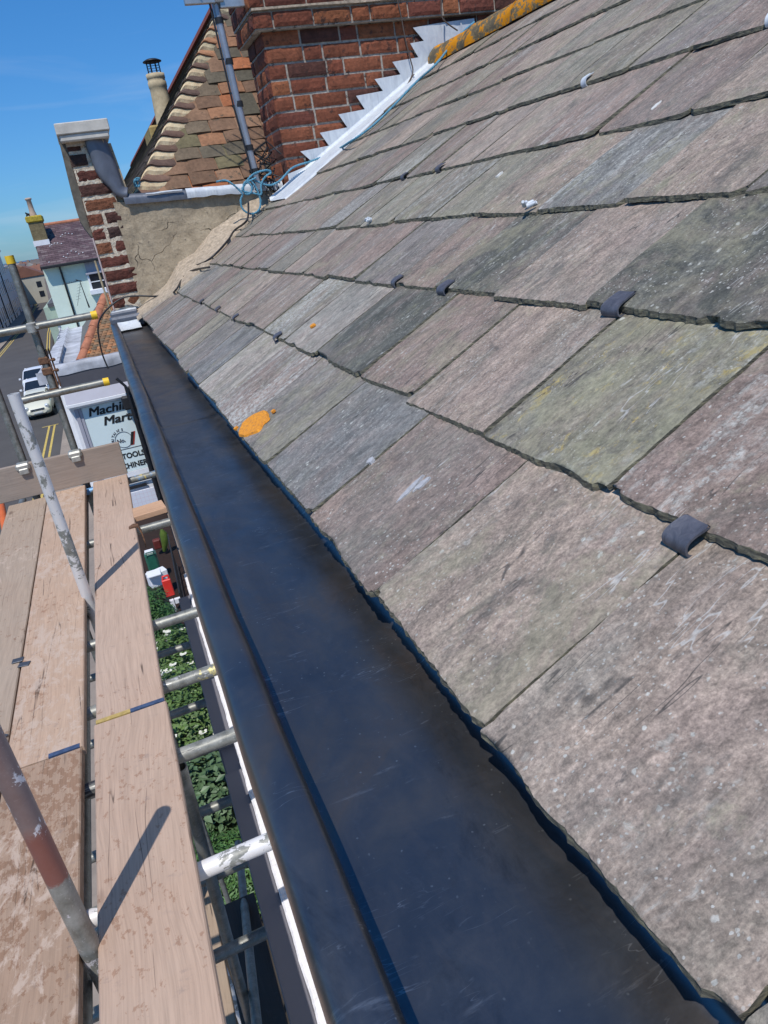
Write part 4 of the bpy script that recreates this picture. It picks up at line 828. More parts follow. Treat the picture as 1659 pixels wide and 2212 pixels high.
board(-.415, -.183, 2.235, 5.11, ZB, .036, WOODM, 'pale clean board running from the joint to the toe board, nearest the gutter', skew=.012, band0=[((.0, .5), YB), ((.5, 1.0), BB)])
board(-.417, -.170, -.8, 2.228, ZB + .001, .036, WOODM2, 'wide near board with water spots and a long crack, nearest the gutter', skew=-.006)
board(-.700, -.456, 2.14, 5.10, ZB, .036, WOODA, 'pinkish cement-splashed board in the middle of the walkway, far length', skew=0, band0=[((.55, .95), BB)])
board(-.705, -.468, -.8, 2.13, ZB + .002, .036, WOODB, 'mud and cement caked board left of the ledger gap, near length', skew=.006)
board(-.952, -.707, 1.9, 5.06, ZB - .002, .036, m_wood('grey_board_wood', (.37, .285, .215), .02, .02, (8, 8, 0)), 'greyish outer board with knots, left of the pinkish splashed board')
board(-.955, -.712, -.8, 1.88, ZB, .036, WOODB, 'outermost near board crusted with cement, at the lower left corner')
mb = MB(); mb.box((-1.30, 5.105, ZB + .0), (-.163, 5.14, ZB + .232), Matrix.Translation((0, 5.12, ZB)) @ Matrix.Rotation(.012, 4, 'Y') @ Matrix.Translation((0, -5.12, -ZB)), bev=.003)
o = mb.build('toe_board', WOODT); tag(o, 'brown board standing on edge across the far end of the walkway', 'board'); ORG[o.name] = o.location.copy()
for x in (-.455, -.79):
    mb = MB(); zt = ZB + .235; mb.box((x - .045, 5.085, zt - .035), (x + .045, 5.165, zt + .012), bev=.012); mb.box((x - .03, 5.08, zt - .06), (x + .03, 5.10, zt - .02), bev=.006); o = mb.build('toe_board_clip', STEEL); tag(o, 'pale metal clip gripping the toe board top at the ' + ('yellow-capped tube' if x > -.6 else 'outer uncapped tube'), 'clip', 'clips on the toe board')
mb = MB(); mb.box((-.19, 4.20, ZB - .037), (.02, 4.36, ZB - .002), Matrix.Translation((-.1, 4.2, 0)) @ Matrix.Rotation(.10, 4, 'Z') @ Matrix.Translation((.1, -4.2, 0)), bev=.003); o = mb.build('timber_offcut', WOODR); tag(o, 'short orange-brown timber offcut lying between walkway and gutter', 'offcut')
mb = MB(); pts = [(-.21, 4.02, ZB + .004), (-.185, 4.02, ZB + .014), (-.160, 4.02, ZB + .006), (-.150, 4.01, ZB - .03), (-.148, 4.0, ZB - .08), (-.15, 3.99, ZB - .12)]
mb.prism([Vector(p) + Vector((0, -.018, 0)) for p in pts] + [Vector(p) + Vector((-.006, -.018, -.008)) for p in reversed(pts)], (0, .04, 0)); o = mb.build('board_hook', RUST); tag(o, 'rusty metal hook over the edge of the pale board near the offcut', 'hook')
for i, (x, y) in enumerate(((-.716, 2.86), (-.688, 2.81), (-.655, 2.06), (-.73, 2.34))):
    mb = MB(); mb.box((-.022, -.016, 0), (.022, .016, .004), Matrix.Translation((x, y, ZB + .0005 + (.004 if i == 2 else 0))) @ Matrix.Rotation((-.1, -.25, .5, .9)[i], 4, 'Z'), bev=.0015); o = mb.build('metal_plate', m_plain('dark_plate', (.10, .105, .12), .5, .5, 30, .2, .1) if i == 0 else bpy.data.materials['dark_plate'])
    tag(o, ('dark metal plate on the grey outer board at the board seam', 'dark metal plate on the pinkish board at the board seam', 'dark slate scrap lying near the blue painted board end', 'dark slate scrap at the left picture edge on the outer board')[i], 'scrap', 'small scraps on the boards')
ORG_ = m_plain('orange_tube_paint', (.62, .13, .02), .5, 0, 10, .15, .1)
mb = MB(); a_ = aty(z3(-20, 1150), 7.0); b_ = aty(z3(60, 1560), 5.6); mb.tube([a_, b_], .03, 12); o = mb.build('orange_pole', ORG_); tag(o, 'orange pole leaning outside the walkway at the left edge', 'pole')
# lower lift walkway seen through the gaps
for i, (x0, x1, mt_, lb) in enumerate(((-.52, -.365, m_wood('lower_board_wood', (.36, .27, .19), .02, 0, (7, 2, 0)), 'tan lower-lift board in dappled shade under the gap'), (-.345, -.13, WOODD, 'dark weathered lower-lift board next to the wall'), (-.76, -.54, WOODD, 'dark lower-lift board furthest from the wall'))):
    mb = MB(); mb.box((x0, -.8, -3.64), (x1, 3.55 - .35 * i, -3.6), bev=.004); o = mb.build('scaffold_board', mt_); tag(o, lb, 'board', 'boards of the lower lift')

# ================================================================== GROUND, STREET
G = -9.0
def sheet(name, poly, z, mat):
    mb = MB(); mb.add([Vector((x, y, z)) for x, y in poly], [tuple(range(len(poly)))], 0, False); o = mb.build(name, mat, fix=False); return tag(o, kind='structure')
sheet('ground', [(-9000, -3000), (9000, -3000), (9000, 3200), (-9000, 3200)], G - .12, m_ground('ground', (.10, .095, .08), (.16, .15, .12), .02, .5))
sheet('water', [(-14000, 3200), (14000, 3200), (14000, 28000), (-14000, 28000)], G - 14, m_plain('sea', (.05, .10, .15), .35, 0, .01, .1, 0))
ASP = m_ground('asphalt', (.078, .073, .072), (.095, .089, .086), .3, 15)
rd = [(-12.3, -20), (-12.3, 30), (-12.3, 70), (-12.2, 100), (-12.3, 130), (-13.2, 165), (-15.5, 205), (-19, 250), (-26, 320)]; rr_ = [(-19.5, 322), (-14.5, 252), (-11.2, 205), (-9.0, 165), (-7.6, 130), (-7.0, 105), (-6.2, 85), (-4.4, 62), (-3.95, 50), (-3.95, 30), (-3.95, -20)]
sheet('road', rd + rr_, G, ASP)
PAV = m_ground('paving', (.24, .20, .17), (.30, .25, .21), .6, 8)
mb = MB(); mb.prism([Vector((x, y, G - .1)) for x, y in [(-3.93, -20), (-3.93, 50), (-4.3, 62), (-3, 66), (3, 66), (3, -20)]], (0, 0, .22)); tag(mb.build('pavement', PAV), kind='structure')
mb = MB(); mb.prism([Vector((x, y, G - .1)) for x, y in [(-12.32, -20), (-12.32, 70), (-12.25, 100), (-12.35, 130), (-13.25, 165), (-15.6, 205), (-19.1, 250), (-21.5, 250), (-17.8, 205), (-15.2, 165), (-14.3, 130), (-14.2, 100), (-14.2, -20)]], (0, 0, .22)); tag(mb.build('pavement', PAV), kind='structure')
YL = m_plain('yellow_line_paint', (.52, .38, .10), .8, 0, 3, .2, 0)
def strip(cl, off, w_):
    mb = MB(); rows = []
    for i, (x, y) in enumerate(cl):
        a_ = Vector(cl[max(0, i - 1)]); b_ = Vector(cl[min(len(cl) - 1, i + 1)]); d = (b_ - a_).normalized(); n_ = Vector((d.y, -d.x)); rows.append([Vector((x + n_.x * (off - w_ / 2), y + n_.y * (off - w_ / 2), G + .006)), Vector((x + n_.x * (off + w_ / 2), y + n_.y * (off + w_ / 2), G + .006))])
    mb.grid(rows, sm=False); return mb
lines = MB()
for cl, offs in (([(-3.95, -20), (-3.95, 30), (-3.95, 44.6)], (-.55, -.85)), ([(-6.0, 80), (-6.9, 102), (-7.6, 130), (-9.0, 165), (-11.2, 205)], (-.35, -.62)), ([(-12.3, -20), (-12.3, 30), (-12.3, 70), (-12.2, 100), (-12.3, 130), (-13.2, 165), (-15.5, 205)], (.35, .62))):
    for of in offs:
        s_ = strip(cl, of, .11); lines.add(s_.v, s_.f)
lines.box((-5.2, 44.6, G + .005), (-4.3, 44.72, G + .0065))
o = lines.build('road_markings', YL, fix=False); tag(o, kind='structure')

# cars
GLASS = m_plain('car_glass', (.015, .02, .028), .08, 0, 3, .1, 0, spec=.8); TYRE = m_plain('tyre', (.02, .02, .02), .9, 0, 20, .2, 0); CHR = m_plain('chrome', (.6, .6, .6), .15, 1, 3, .05, 0); LAMP = m_plain('lamp_glass', (.65, .68, .70), .1, .3, 3, .05, 0)
PLATE = m_plain('number_plate', (.7, .7, .68), .5, 0, 10, .05, 0)
def car(label, paint, roofmat, loc, W_=1.68, L_=3.7, H_=1.41, small=True, grp='cars parked along the right kerb'):
    r = thing('parked_car', loc, label, 'car', grp); X, Y, Z = loc; w = W_ / 2
    # stations front (toward -Y) to rear: y, half width, z_low, z_belt, half width top
    st = [(0, w * .62, .34, .58, w * .55), (.08, w * .84, .24, .70, w * .74), (.3, w * .95, .20, .80, w * .84), (.7, w * .99, .19, .90, w * .86), (1.1, w, .19, .97, w * .87), (1.9, w, .19, .99, w * .88), (2.8, w, .19, 1.0, w * .87), (3.35, w * .97, .22, .98, w * .83), (L_ - .06, w * .9, .28, .90, w * .78), (L_, w * .78, .38, .78, w * .7)]
    rows = []
    for y, hw, zl_, zb_, ht in st:
        half = [(0, zl_), (hw * .8, zl_), (hw * .97, zl_ + .10), (hw, (zl_ + zb_) / 2), (hw * .985, zb_ - .14), (ht * 1.04, zb_ - .03), (ht * .85, zb_ + .005), (0, zb_ + .045)]
        rows.append([Vector((X + a_, Y + y, Z + b_)) for a_, b_ in half] + [Vector((X - a_, Y + y, Z + b_)) for a_, b_ in reversed(half[:-1])])
    mb = MB(); mb.grid(rows); mb.add(rows[0][:-1], [tuple(range(len(rows[0]) - 1))], 0, True); mb.add(rows[-1][:-1], [tuple(range(len(rows[0]) - 1))], 0, True)
    b = mb.build('body', paint, r); mo = b.modifiers.new('s', 'SUBSURF'); mo.levels = mo.render_levels = 1
    cb = [(.95, w * .84, .97), (1.55, w * .70, H_ - .05), (1.9, w * .70, H_), (2.6, w * .69, H_ - .01), (3.1, w * .68, H_ - .06), (L_ - .18, w * .80, .98)]
    gl = MB(); lowr = [(.95, w * .86), (1.3, w * .87), (1.9, w * .88), (2.6, w * .87), (3.1, w * .85), (L_ - .18, w * .80)]
    rows = []
    for (y, hw, z), (yl, hl) in zip(cb, lowr): rows.append([Vector((X - hl, Y + yl, Z + .96)), Vector((X - hw, Y + y, Z + z - .02)), Vector((X, Y + y, Z + z - .0)), Vector((X + hw, Y + y, Z + z - .02)), Vector((X + hl, Y + yl, Z + .96))])
    gl.grid(rows, sm=False); gl.build('windows', GLASS, r)
    mb = MB(); rows = [[Vector((X - hw * 1.01, Y + y, Z + z - .015)), Vector((X - hw * .8, Y + y, Z + z + .012)), Vector((X, Y + y, Z + z + .025)), Vector((X + hw * .8, Y + y, Z + z + .012)), Vector((X + hw * 1.01, Y + y, Z + z - .015))] for y, hw, z in cb[1:5]]
    mb.grid(rows); mb.build('roof', roofmat, r)
    for sg in (-1, 1):
        for pa, pb, pr in (((w * .86, .95, .96), (w * .71, 1.55, H_ - .06), .035), ((w * .81, L_ - .2, .96), (w * .69, 3.08, H_ - .08), .06), ((w * .885, 2.1, .96), (w * .71, 2.1, H_ - .04), .03)):
            mb = MB(); mb.tube([(X + sg * pa[0], Y + pa[1], Z + pa[2]), (X + sg * pb[0], Y + pb[1], Z + pb[2])], pr, 8); mb.build('pillar', paint, r)
    for sg in (-1, 1):
        for y in (.68, L_ - .62):
            mb = MB(); mb.tube([(X + sg * (w - .02), Y + y, Z + .30), (X + sg * (w - .2), Y + y, Z + .30)], .30, 20); wh = mb.build('wheel', TYRE, r); mb = MB(); mb.tube([(X + sg * (w - .012), Y + y, Z + .30), (X + sg * (w - .1), Y + y, Z + .30)], .19, 14); mb.build('rim', CHR, wh)
        mb = MB(); c = Vector((X + sg * w * .70, Y + .06, Z + .70)); mb.tube([c + Vector((0, .12, .05)), c + Vector((0, .04, .0)), c + Vector((0, -.01, -.01))], [.135, .13, .09], 16); mb.build('headlight', LAMP, r)
        mb = MB(); mb.box((X + sg * (w + .08) - .09, Y + 1.12, Z + .93), (X + sg * (w + .08) + .07, Y + 1.22, Z + 1.06), bev=.03); mb.build('door_mirror', paint, r)
    mb = MB(); mb.box((X - w * .48, Y - .005, Z + .52), (X + w * .48, Y + .06, Z + .66), bev=.02); mb.box((X - w * .55, Y - .01, Z + .25), (X + w * .55, Y + .06, Z + .35), bev=.02); g_ = mb.build('grille', BLACK, r)
    mb = MB(); mb.tube([(X - w * .5, Y - .012, Z + .665), (X + w * .5, Y - .012, Z + .665)], .012, 6); mb.tube([(X - w * .5, Y - .012, Z + .59), (X + w * .5, Y - .012, Z + .59)], .008, 6); mb.build('chrome_bar', CHR, g_)
    mb = MB(); mb.box((X - .26, Y - .03, Z + .40), (X + .26, Y - .012, Z + .50)); mb.build('number_plate', PLATE, r)
    return r
CREAM = m_plain('cream_car_paint', (.68, .66, .54), .25, 0, 2, .02, 0, spec=.6); NAVY = m_plain('dark_car_paint', (.05, .06, .08), .25, 0, 2, .02, 0, spec=.6); WCP = m_plain('white_car_paint', (.74, .75, .78), .25, 0, 2, .02, 0, spec=.6)
car('small cream hatchback with round headlights, nearest of the parked cars', CREAM, CREAM, (-5.42, 47.2, G), 1.68)
car('white car with a dark windscreen between the cream hatchback and the last white car', WCP, WCP, (-5.75, 52.2, G), 1.72, 3.9, 1.45)
car('plain white car, furthest of the parked row', WCP, WCP, (-6.2, 57.6, G), 1.78, 4.0, 1.5)

# ================================================================== SHOP WITH THE PAINTED SIGN
shop = thing('corner_shop', (-.5, 25, G), 'flat-roofed shop with the big pale machine tool sign, grey band and white cornice', 'shop')
MG = m_plain('mint_white_sign', (.66, .76, .75), .5, 0, 2, .03, 0); LGR = m_plain('light_grey_paint', (.36, .355, .40), .6, 0, 4, .05, 0); DGR = m_plain('dark_grey_felt', (.085, .083, .095), .8, 0, 4, .1, 0); WTH = m_plain('weathered_white', (.42, .43, .46), .85, 0, 1.2, .45, .3, .02)
mb = MB(); mb.box((-1.94, 25.02, G), (3.5, 33, -3.42)); mb.build('wall', WHITE, shop)
mb = MB(); mb.box((-1.97, 24.95, -4.15), (3.5, 25.02, -3.42)); mb.build('dark_band', DGR, shop)
mb = MB(); mb.prism([Vector((-1.97, 24.95, -4.15)), Vector((-1.97, 24.74, -4.47)), Vector((-1.97, 25.02, -4.47))], (5.4, 0, 0)); mb.build('grey_canopy', LGR, shop)
mb = MB(); mb.box((-1.99, 24.70, -4.58), (3.5, 25.02, -4.475), bev=.01); mb.box((-1.94, 24.82, -4.66), (3.5, 25.02, -4.58)); mb.build('cornice', WHITE, shop)
rows = [[Vector((x, 24.93 + .45 * v, -3.43 + (.22 if 0 < v < 1 else .10) + .05 * nz3(x * 1.5, v * 3))) for x in np.linspace(-2.06, 3.5, 40)] for v in (0, .05, .3, .9, 1)]
mb = MB(); mb.grid([[p - Vector((0, 0, .2)) for p in rows[0]]] + rows + [[p - Vector((0, 0, .2)) for p in rows[-1]]]); mb.build('parapet_coping', WTH, shop)
sg_ = MB(); sg_.box((-1.60, 24.955, -6.36), (-.02, 24.99, -4.70), bev=.004); sign = sg_.build('sign_panel', MG, shop)
mb = MB(); mb.box((-1.70, 24.93, -7.7), (-1.605, 25.0, -4.66)); mb.box((-1.82, 24.90, -8.9), (-1.705, 25.0, -4.66)); mb.build('pilaster', LGR, shop)
mb = MB(); mb.box((-1.60, 24.955, -7.17), (-.02, 24.99, -6.385), bev=.004); sign2 = mb.build('lower_sign_panel', MG, shop)
mb = MB(); mb.box((-1.60, 24.95, -6.384), (-.02, 24.962, -6.361)); mb.build('sign_divider', DGR, shop)
INK = m_plain('black_lettering', (.015, .015, .015), .6, 0, 5, .05, 0); REDI = m_plain('red_lettering', (.42, .05, .03), .6, 0, 5, .05, 0)
yl_ = 24.948
def slab(s_, size, x, z, w1, p):                               # heavy slanted lettering with slab feet
    o_ = text_mesh(s_, size, (x, yl_, z), 'lettering', INK, p, .25, .0, .004, 0, w1); me_ = o_.data
    import bmesh; bm_ = bmesh.new(); bm_.from_mesh(me_); base_ = list(bm_.verts) + list(bm_.edges) + list(bm_.faces)
    for q_, (dx_, dz_) in enumerate(((.013, 0), (.026, 0), (.013, .012), (.026, .012), (0, .012))):
        r_ = bmesh.ops.duplicate(bm_, geom=base_); bmesh.ops.translate(bm_, vec=(dx_, -.0006 * (q_ + 1), dz_), verts=[v_ for v_ in r_['geom'] if isinstance(v_, bmesh.types.BMVert)])
    bm_.to_mesh(me_); bm_.free()
slab('Machine', .40, -1.46, -5.03, 1.13, sign); slab('Mart', .40, -1.09, -5.42, 1.17, sign)
cc = aty(z3(955, 785), 24.95); mb = MB(); R_ = .275
mb.tube([Vector((cc.x + R_ * math.cos(t_), yl_, cc.z + R_ * math.sin(t_))) for t_ in np.linspace(0, 2 * math.pi, 40)], .009, 6); mb.build('emblem_ring', DGR, sign)
text_mesh('No.', .19, (cc.x - .25, yl_ - .002, cc.z - .08), 'lettering', DGR, sign, .15, .004); text_mesh('1', .62, (cc.x + .022, yl_ + .001, cc.z - .23), 'lettering', REDI, sign, .25, .012, .003, 0, 1.35); text_mesh('1', .60, (cc.x + .0, yl_ - .004, cc.z - .215), 'lettering', INK, sign, .25, .006, .003, 0, 1.35)
wd_ = "BRITAIN'S"; n = len(wd_)
for i, ch in enumerate(wd_):
    a_ = math.radians(188 - i * 13.2); p = Vector((cc.x + (R_ + .04) * math.cos(a_), yl_, cc.z + (R_ + .04) * math.sin(a_))); rt_ = a_ - math.pi / 2; text_mesh(ch, .115, (p.x - .035 * math.cos(rt_), p.y, p.z - .035 * math.sin(rt_)), 'lettering', DGR, sign, 0, .004, .003, rt_)
text_mesh('POWER TOOLS', .26, (-1.74 + .02, yl_, -6.70), 'lettering', INK, sign2, 0, .009, .003, 0, .92); text_mesh('MACHINERY', .26, (-1.36 + .10, yl_, -7.05), 'lettering', INK, sign2, 0, .009, .003, 0, .92)
mb = MB(); mb.box((-1.6, 24.93, -7.62), (-.02, 24.98, -7.18)); mb.build('white_shutter_box', WHITE, shop)
mb = MB(); mb.box((-1.3, 24.90, -7.80), (-.30, 24.96, -7.70)); mb.build('black_slot', BLACK, shop)
GRD = Mat('grid_panel', .5); _x = GRD.n('ShaderNodeSeparateXYZ'); GRD.l(GRD.obj(), _x.inputs[0])
def _ln(s_, p): f = GRD.math('FRACT', GRD.math('MULTIPLY', s_, 1 / p)); return GRD.thr(f, .09, .03)
GRD.base(GRD.mix(GRD.math('MAXIMUM', _ln(_x.outputs[0], .13), _ln(_x.outputs[2], .15)), (.66, .67, .72), (.62, .48, .52)))
mb = MB(); mb.box((-1.25, 24.6, -8.85), (-.02, 24.68, -7.83)); mb.build('gridded_panel', GRD.m, shop)
mb = MB(); mb.box((-.03, 24.6, G), (.5, 24.93, -4.3)); mb.box((-.30, 24.5, -5.0), (.3, 24.9, -4.55), bev=.05); mb.tube([(-.28, 24.6, -5.15), (.2, 24.6, -5.3)], .04, 8); mb.build('shade_return_and_bracket', BLACK, shop)  # black box paints the wall return's shade; dark bracket and bar beside it
mb = MB(); mb.tube([(-.05, 24.4, G), (-.05, 24.4, -4.2), (-.25, 24.4, -3.9)], .05, 10); mb.build('downpipe', BLACK, shop)
for i, z in enumerate((-5.4, -6.3, -7.2, -8.1)): mb = MB(); mb.box((-.10, 24.36, z), (.02, 24.5, z + .06)); mb.build('pipe_bracket', BLACK, shop)
# hipped tile roof behind the parapet
hip = thing('hip_roofed_building', (-.6, 30, G), 'small clay-tiled hip roof with terracotta hip tiles behind the white parapet', 'building')
A0 = Vector((-1.24, 25.6, -3.28)); AP = Vector((.105, 27.5, -1.50)); BK = Vector((-1.14, 36, -3.15))
mb = MB(); nr = 26
for k in range(nr):
    t_ = k / nr; z0 = A0.z + (AP.z - A0.z) * t_; y0_ = A0.y + (AP.y - A0.y) * t_; x0_ = A0.x + (AP.x - A0.x) * t_; x = x0_
    while x < 3.2:
        w_ = .17; col = shade(rt.choice([(.27, .145, .075), (.20, .12, .07), (.32, .15, .07), (.17, .12, .075)] + ([(.5, .16, .05)] if rt.random() < .15 else [])), rt.uniform(.8, 1.15)); v2 = Vector((0, AP.y - A0.y, AP.z - A0.z)).normalized(); n2_ = Vector((0, -v2.z, v2.y))
        tile(mb, Vector((x, y0_, z0)), Vector((1, 0, 0)), v2, n2_, w_ - .01, .13, .022, col, rt.random() * 99, .012); x += w_
mb.build('tiled_pitch', CLAY, hip, fix=False)
mb = MB(); mb.add([A0, BK, AP + Vector((0, 0, -.03)), Vector((3.2, 25.62, -3.35)), Vector((3.2, 27.5, -1.55)), Vector((3.2, 36, -3.2))], [(0, 1, 2), (0, 2, 4, 3), (2, 1, 5, 4)], 0, False, tint=(.16, .15, .13)); mb.build('slate_side_pitch', m_tint('old_slate_side', .8, 6, .7, .3), hip, fix=False)
TERRA = m_plain('terracotta', (.40, .155, .085), .8, 0, 6, .3, .4, .01); hd_ = (AP - A0)
for k in range(6):
    a_ = A0 + hd_ * (k / 6); b_ = A0 + hd_ * ((k + 1.02) / 6); mb = MB(); mb.tube([a_ + Vector((.05, 0, -.06)), b_ + Vector((.05, 0, -.075))], [.165, .155], 8); mb.build('hip_tile', TERRA, hip)
mb = MB(); mb.box((-1.20, 25.75, G), (3.2, 36, -3.36)); mb.build('wall', WHITE, hip)
# flat white roof over the bay beside the hip
fl = thing('flat_roofed_bay', (-2.0, 33, G), 'weathered white flat roof and parapet strip beside the clay hip roof', 'building')
rows = []
for i in range(40):
    y = 25.5 + i * .5; rows.append([Vector((x, y, -3.40 + .03 * nz3(x * 2, y * .7) + (.10 if abs(x + 1.86) < .05 else 0))) for x in (-2.62 + .015 * i, -2.55 + .015 * i, -2.3, -2.1, -1.91, -1.86, -1.81, -1.6, -1.4, -1.22)])
mb = MB(); mb.grid([[p + Vector((0, 0, -.3)) if k == 0 else p for k, p in enumerate(r)] for r in rows]); mb.grid([rows[0], [p - Vector((0, 0, .4)) for p in rows[0]]], sm=False); mb.build('roof_covering', WTH, fl, fix=False)
mb = MB(); mb.box((-2.2, 25.5, G), (-1.21, 45, -3.9)); mb.build('wall', WHITE, fl)
mb = MB(); mb.box((-1.95, 25.6, -3.5), (-1.85, 31, -3.22)); mb.build('parapet_strip', WTH, fl)
# mint house
mint = thing('mint_house', (0, 42, G), 'pale mint rendered house with purple slate roof, black downpipe and orange ridge', 'house')
MINT = m_plain('mint_render', (.64, .73, .62), .8, 0, 3, .05, .1, .01); mb = MB(); mb.box((-2.18, 39, G), (5, 46, -.42)); mb.build('wall', MINT, mint)
mb = MB(); sp = Vector((0, 3.5, 1.85)); n_ = 22
for k in range(n_):
    a_ = Vector((0, 38.75, -.42)) + sp * (k / n_); x = -2.22 - (.15 if k % 2 else 0)
    while x < 4.8:
        col = shade(rt.choice([(.105, .065, .07), (.125, .08, .085), (.09, .055, .06), (.15, .11, .11)]), rt.uniform(.85, 1.15)); xa, xb = max(x, -2.22), x + .3; v2 = sp.normalized(); n2_ = Vector((0, -v2.z, v2.y)); tile(mb, Vector((xa, a_.y, a_.z)), Vector((1, 0, 0)), v2, n2_, xb - xa - .01, sp.length / n_ + .03, .014, col, rt.random() * 99, 0); x += .3
rf = mb.build('slate_pitch', m_tint('purple_slate', .6, 5, .5, .2, spec=.4), mint, fix=False)
mb = MB(); mb.prism([Vector((-2.20, 38.8, -.46)), Vector((-2.20, 42.25, 1.40)), Vector((-2.20, 46, -.46))], (7, 0, 0)); mb.build('gable', MINT, mint)
mb = MB(); mb.tube([(-1.75, 42.28, 1.45), (5, 42.28, 1.45)], .10, 10); mb.build('ridge_tiles', TERRA, mint)
mb = MB(); mb.box((-2.24, 38.58, -.54), (5, 38.76, -.40), bev=.03); mb.build('gutter', BLACK, mint)
mb = MB(); mb.tube([(-1.41, 38.7, -.5), (-1.41, 38.93, -.75), (-1.41, 38.93, -8.9)], .045, 10); mb.build('downpipe', BLACK, mint)
mb = MB(); mb.box((-.29, 38.93, -1.03), (1.4, 39.0, -.42)); mb.box((-.36, 38.80, -1.10), (1.4, 39.0, -1.02), bev=.01); wn_ = mb.build('window_surround', LGR, mint)  # white surround in shade: the shade is painted in as light grey
mb = MB(); mb.box((-.26, 38.95, -1.80), (1.2, 38.99, -1.10)); mb.build('window', GLASS, mint)
mb = MB(); mb.box((-.33, 38.90, -1.80), (-.24, 39.0, -1.10)); mb.box((.42, 38.92, -1.80), (.48, 39.0, -1.10)); mb.box((-.24, 38.92, -1.48), (1.2, 38.97, -1.44)); mb.build('window_frame', WHITE, mint)
mb = MB(); mb.box((-.40, 38.70, -2.04), (1.4, 39.0, -1.80), bev=.02); mb.build('window_sill', WHITE, mint)
mb = MB()
for (x, k) in ((-.9, 15), (-.75, 15.6), (-.6, 15.2), (-1.0, 14.2), (-.45, 14.6), (-1.5, 10.5), (-1.36, 11), (-1.22, 10.8), (-1.6, 9.8), (-1.05, 10.2), (-.9, 4.2), (-.7, 5.4), (-.5, 4.6), (-.4, 3.2), (-1.0, 2.5), (-1.1, 3.2), (-.2, 3.6), (-1.8, 1.5)):
    c = Vector((x, 38.75, -.42)) + sp * (k / n_); mb.box((c.x - .03, c.y - .06, c.z + .01), (c.x + .03, c.y, c.z + .045), bev=.01)
mb.build('roof_glints', WHITE, rf)  # glitter on the roof put in as small white boxes
mb = MB(); mb.box((-2.26, 40.6, -.2), (-1.60, 41.6, 1.58), tint=(.19, .15, .08)); ch = mb.build('chimney', m_tint('lichened_chimney', .9, 12, .8, .4), mint)
mb = MB(); mb.box((-2.32, 40.54, 1.58), (-1.54, 41.66, 1.88), bev=.05); mb.build('chimney_cap', m_plain('yellow_lichen', (.40, .30, .04), .95, 0, 9, .4, .4, .02), ch)
mb = MB(); mb.box((-2.30, 40.50, .50), (-1.56, 41.0, .76)); mb.build('chimney_flashing', WHITE, ch)
mb = MB(); latheM(mb, (-1.93, 41, 0), [(.17, 1.88), (.15, 2.0), (.125, 2.1), (.11, 2.58), (.155, 2.62), (.155, 2.67), (.10, 2.70), (.10, 2.5)], 14); mb.build('chimney_pot', m_plain('pale_pot', (.46, .34, .26), .85, 0, 6, .2, 0), ch)
# seagull by the pot
mb = MB(); mb.tube([(-2.25, 41.0, 1.90), (-2.18, 41.0, 2.0), (-2.08, 41, 1.95), (-2.0, 41, 1.93)], [.02, .07, .06, .02], 8); mb.tube([(-2.2, 41, 2.0), (-2.24, 41, 2.08)], .035, 8); o = mb.build('pigeon', DARK); tag(o, 'dark bird perched beside the pot on the mint house chimney', 'bird')
# tv aerial in front of the mint wall, fixed to the hip roof
ta = thing('tv_aerial', (-.55, 33, -3), 'thin rooftop aerial silhouetted against the mint wall', 'aerial')
mb = MB(); p = lambda x, y: aty(z8(x, y), 33)
mb.tube([p(805, 1110), p(775, 1030), p(720, 875)], [.035, .02, .015], 7); mb.tube([p(700, 868), p(640, 885), p(565, 902)], .012, 6); mb.tube([p(680, 860), p(735, 872)], .022, 6); mb.tube([p(725, 880), p(697, 1095)], .008, 6)
for k in range(9): q = p(690, 865).lerp(p(565, 902), k / 8); mb.tube([q + Vector((0, -.2, -.03)), q + Vector((0, .2, .03))], .006, 5)
for k in range(6): q = p(718, 900).lerp(p(700, 1060), k / 6); mb.tube([q - Vector((.10, 0, .02)), q + Vector((.10, 0, .02))], .004, 5)
mb.build('mast', BLACK, ta)

# ================================================================== LEFT TERRACE
SHW = m_plain('white_stucco', (.82, .74, .66), .8, 0, .6, .06, .1, .02); WG = m_plain('dark_window_glass', (.02, .025, .035), .2, 0, 2, .2, 0)
def terrace(loc, label, wid=9.0, hgt=10.8, rows=(1.0, 4.4, 7.4), wh=(1.9, 2.0, 1.5), cols=4, mat=SHW, tone=None):
    r = thing('terraced_house', loc, label, 'house', 'white terraced houses across the street'); X, Y, Z = loc
    mb = MB(); mb.box((X - 9, Y, Z), (X, Y + wid - .02, Z + hgt)); mb.build('wall', mat, r)
    mb = MB(); mb.box((X - 9.1, Y - .0, Z + hgt + .001), (X + .35, Y + wid - .02, Z + hgt + .28)); mb.build('cornice', mat, r)
    for q, (z, h_) in enumerate(zip(rows, wh)):
        for c in range(cols):
            y = Y + wid * (c + .5) / cols; mb = MB(); mb.box((X - .05, y - .36, Z + z), (X + .012, y + .36, Z + z + h_)); w_ = mb.build('window', WG, r)
            mb = MB(); mb.box((X - .02, y - .60, Z + z - .14), (X + .14, y + .60, Z + z - .02)); mb.build('window_sill', mat, w_)
    mb = MB(); mb.tube([(X + .08, Y + .1, Z), (X + .08, Y + .1, Z + hgt)], .09, 8); mb.build('downpipe', BLACK, r)
    mb = MB(); mb.box((X - .03, Y + wid * .5 - .55, Z + .1), (X + .02, Y + wid * .5 + .55, Z + .9)); mb.build('door', WG, r)
    return r
names = ['nearest visible house of the tall white terrace, cut by the left edge', 'tall white terraced house second from the left edge', 'tall white terraced house behind the scaffold tube cap', 'tall white terraced house with its cornice ending against the sky']
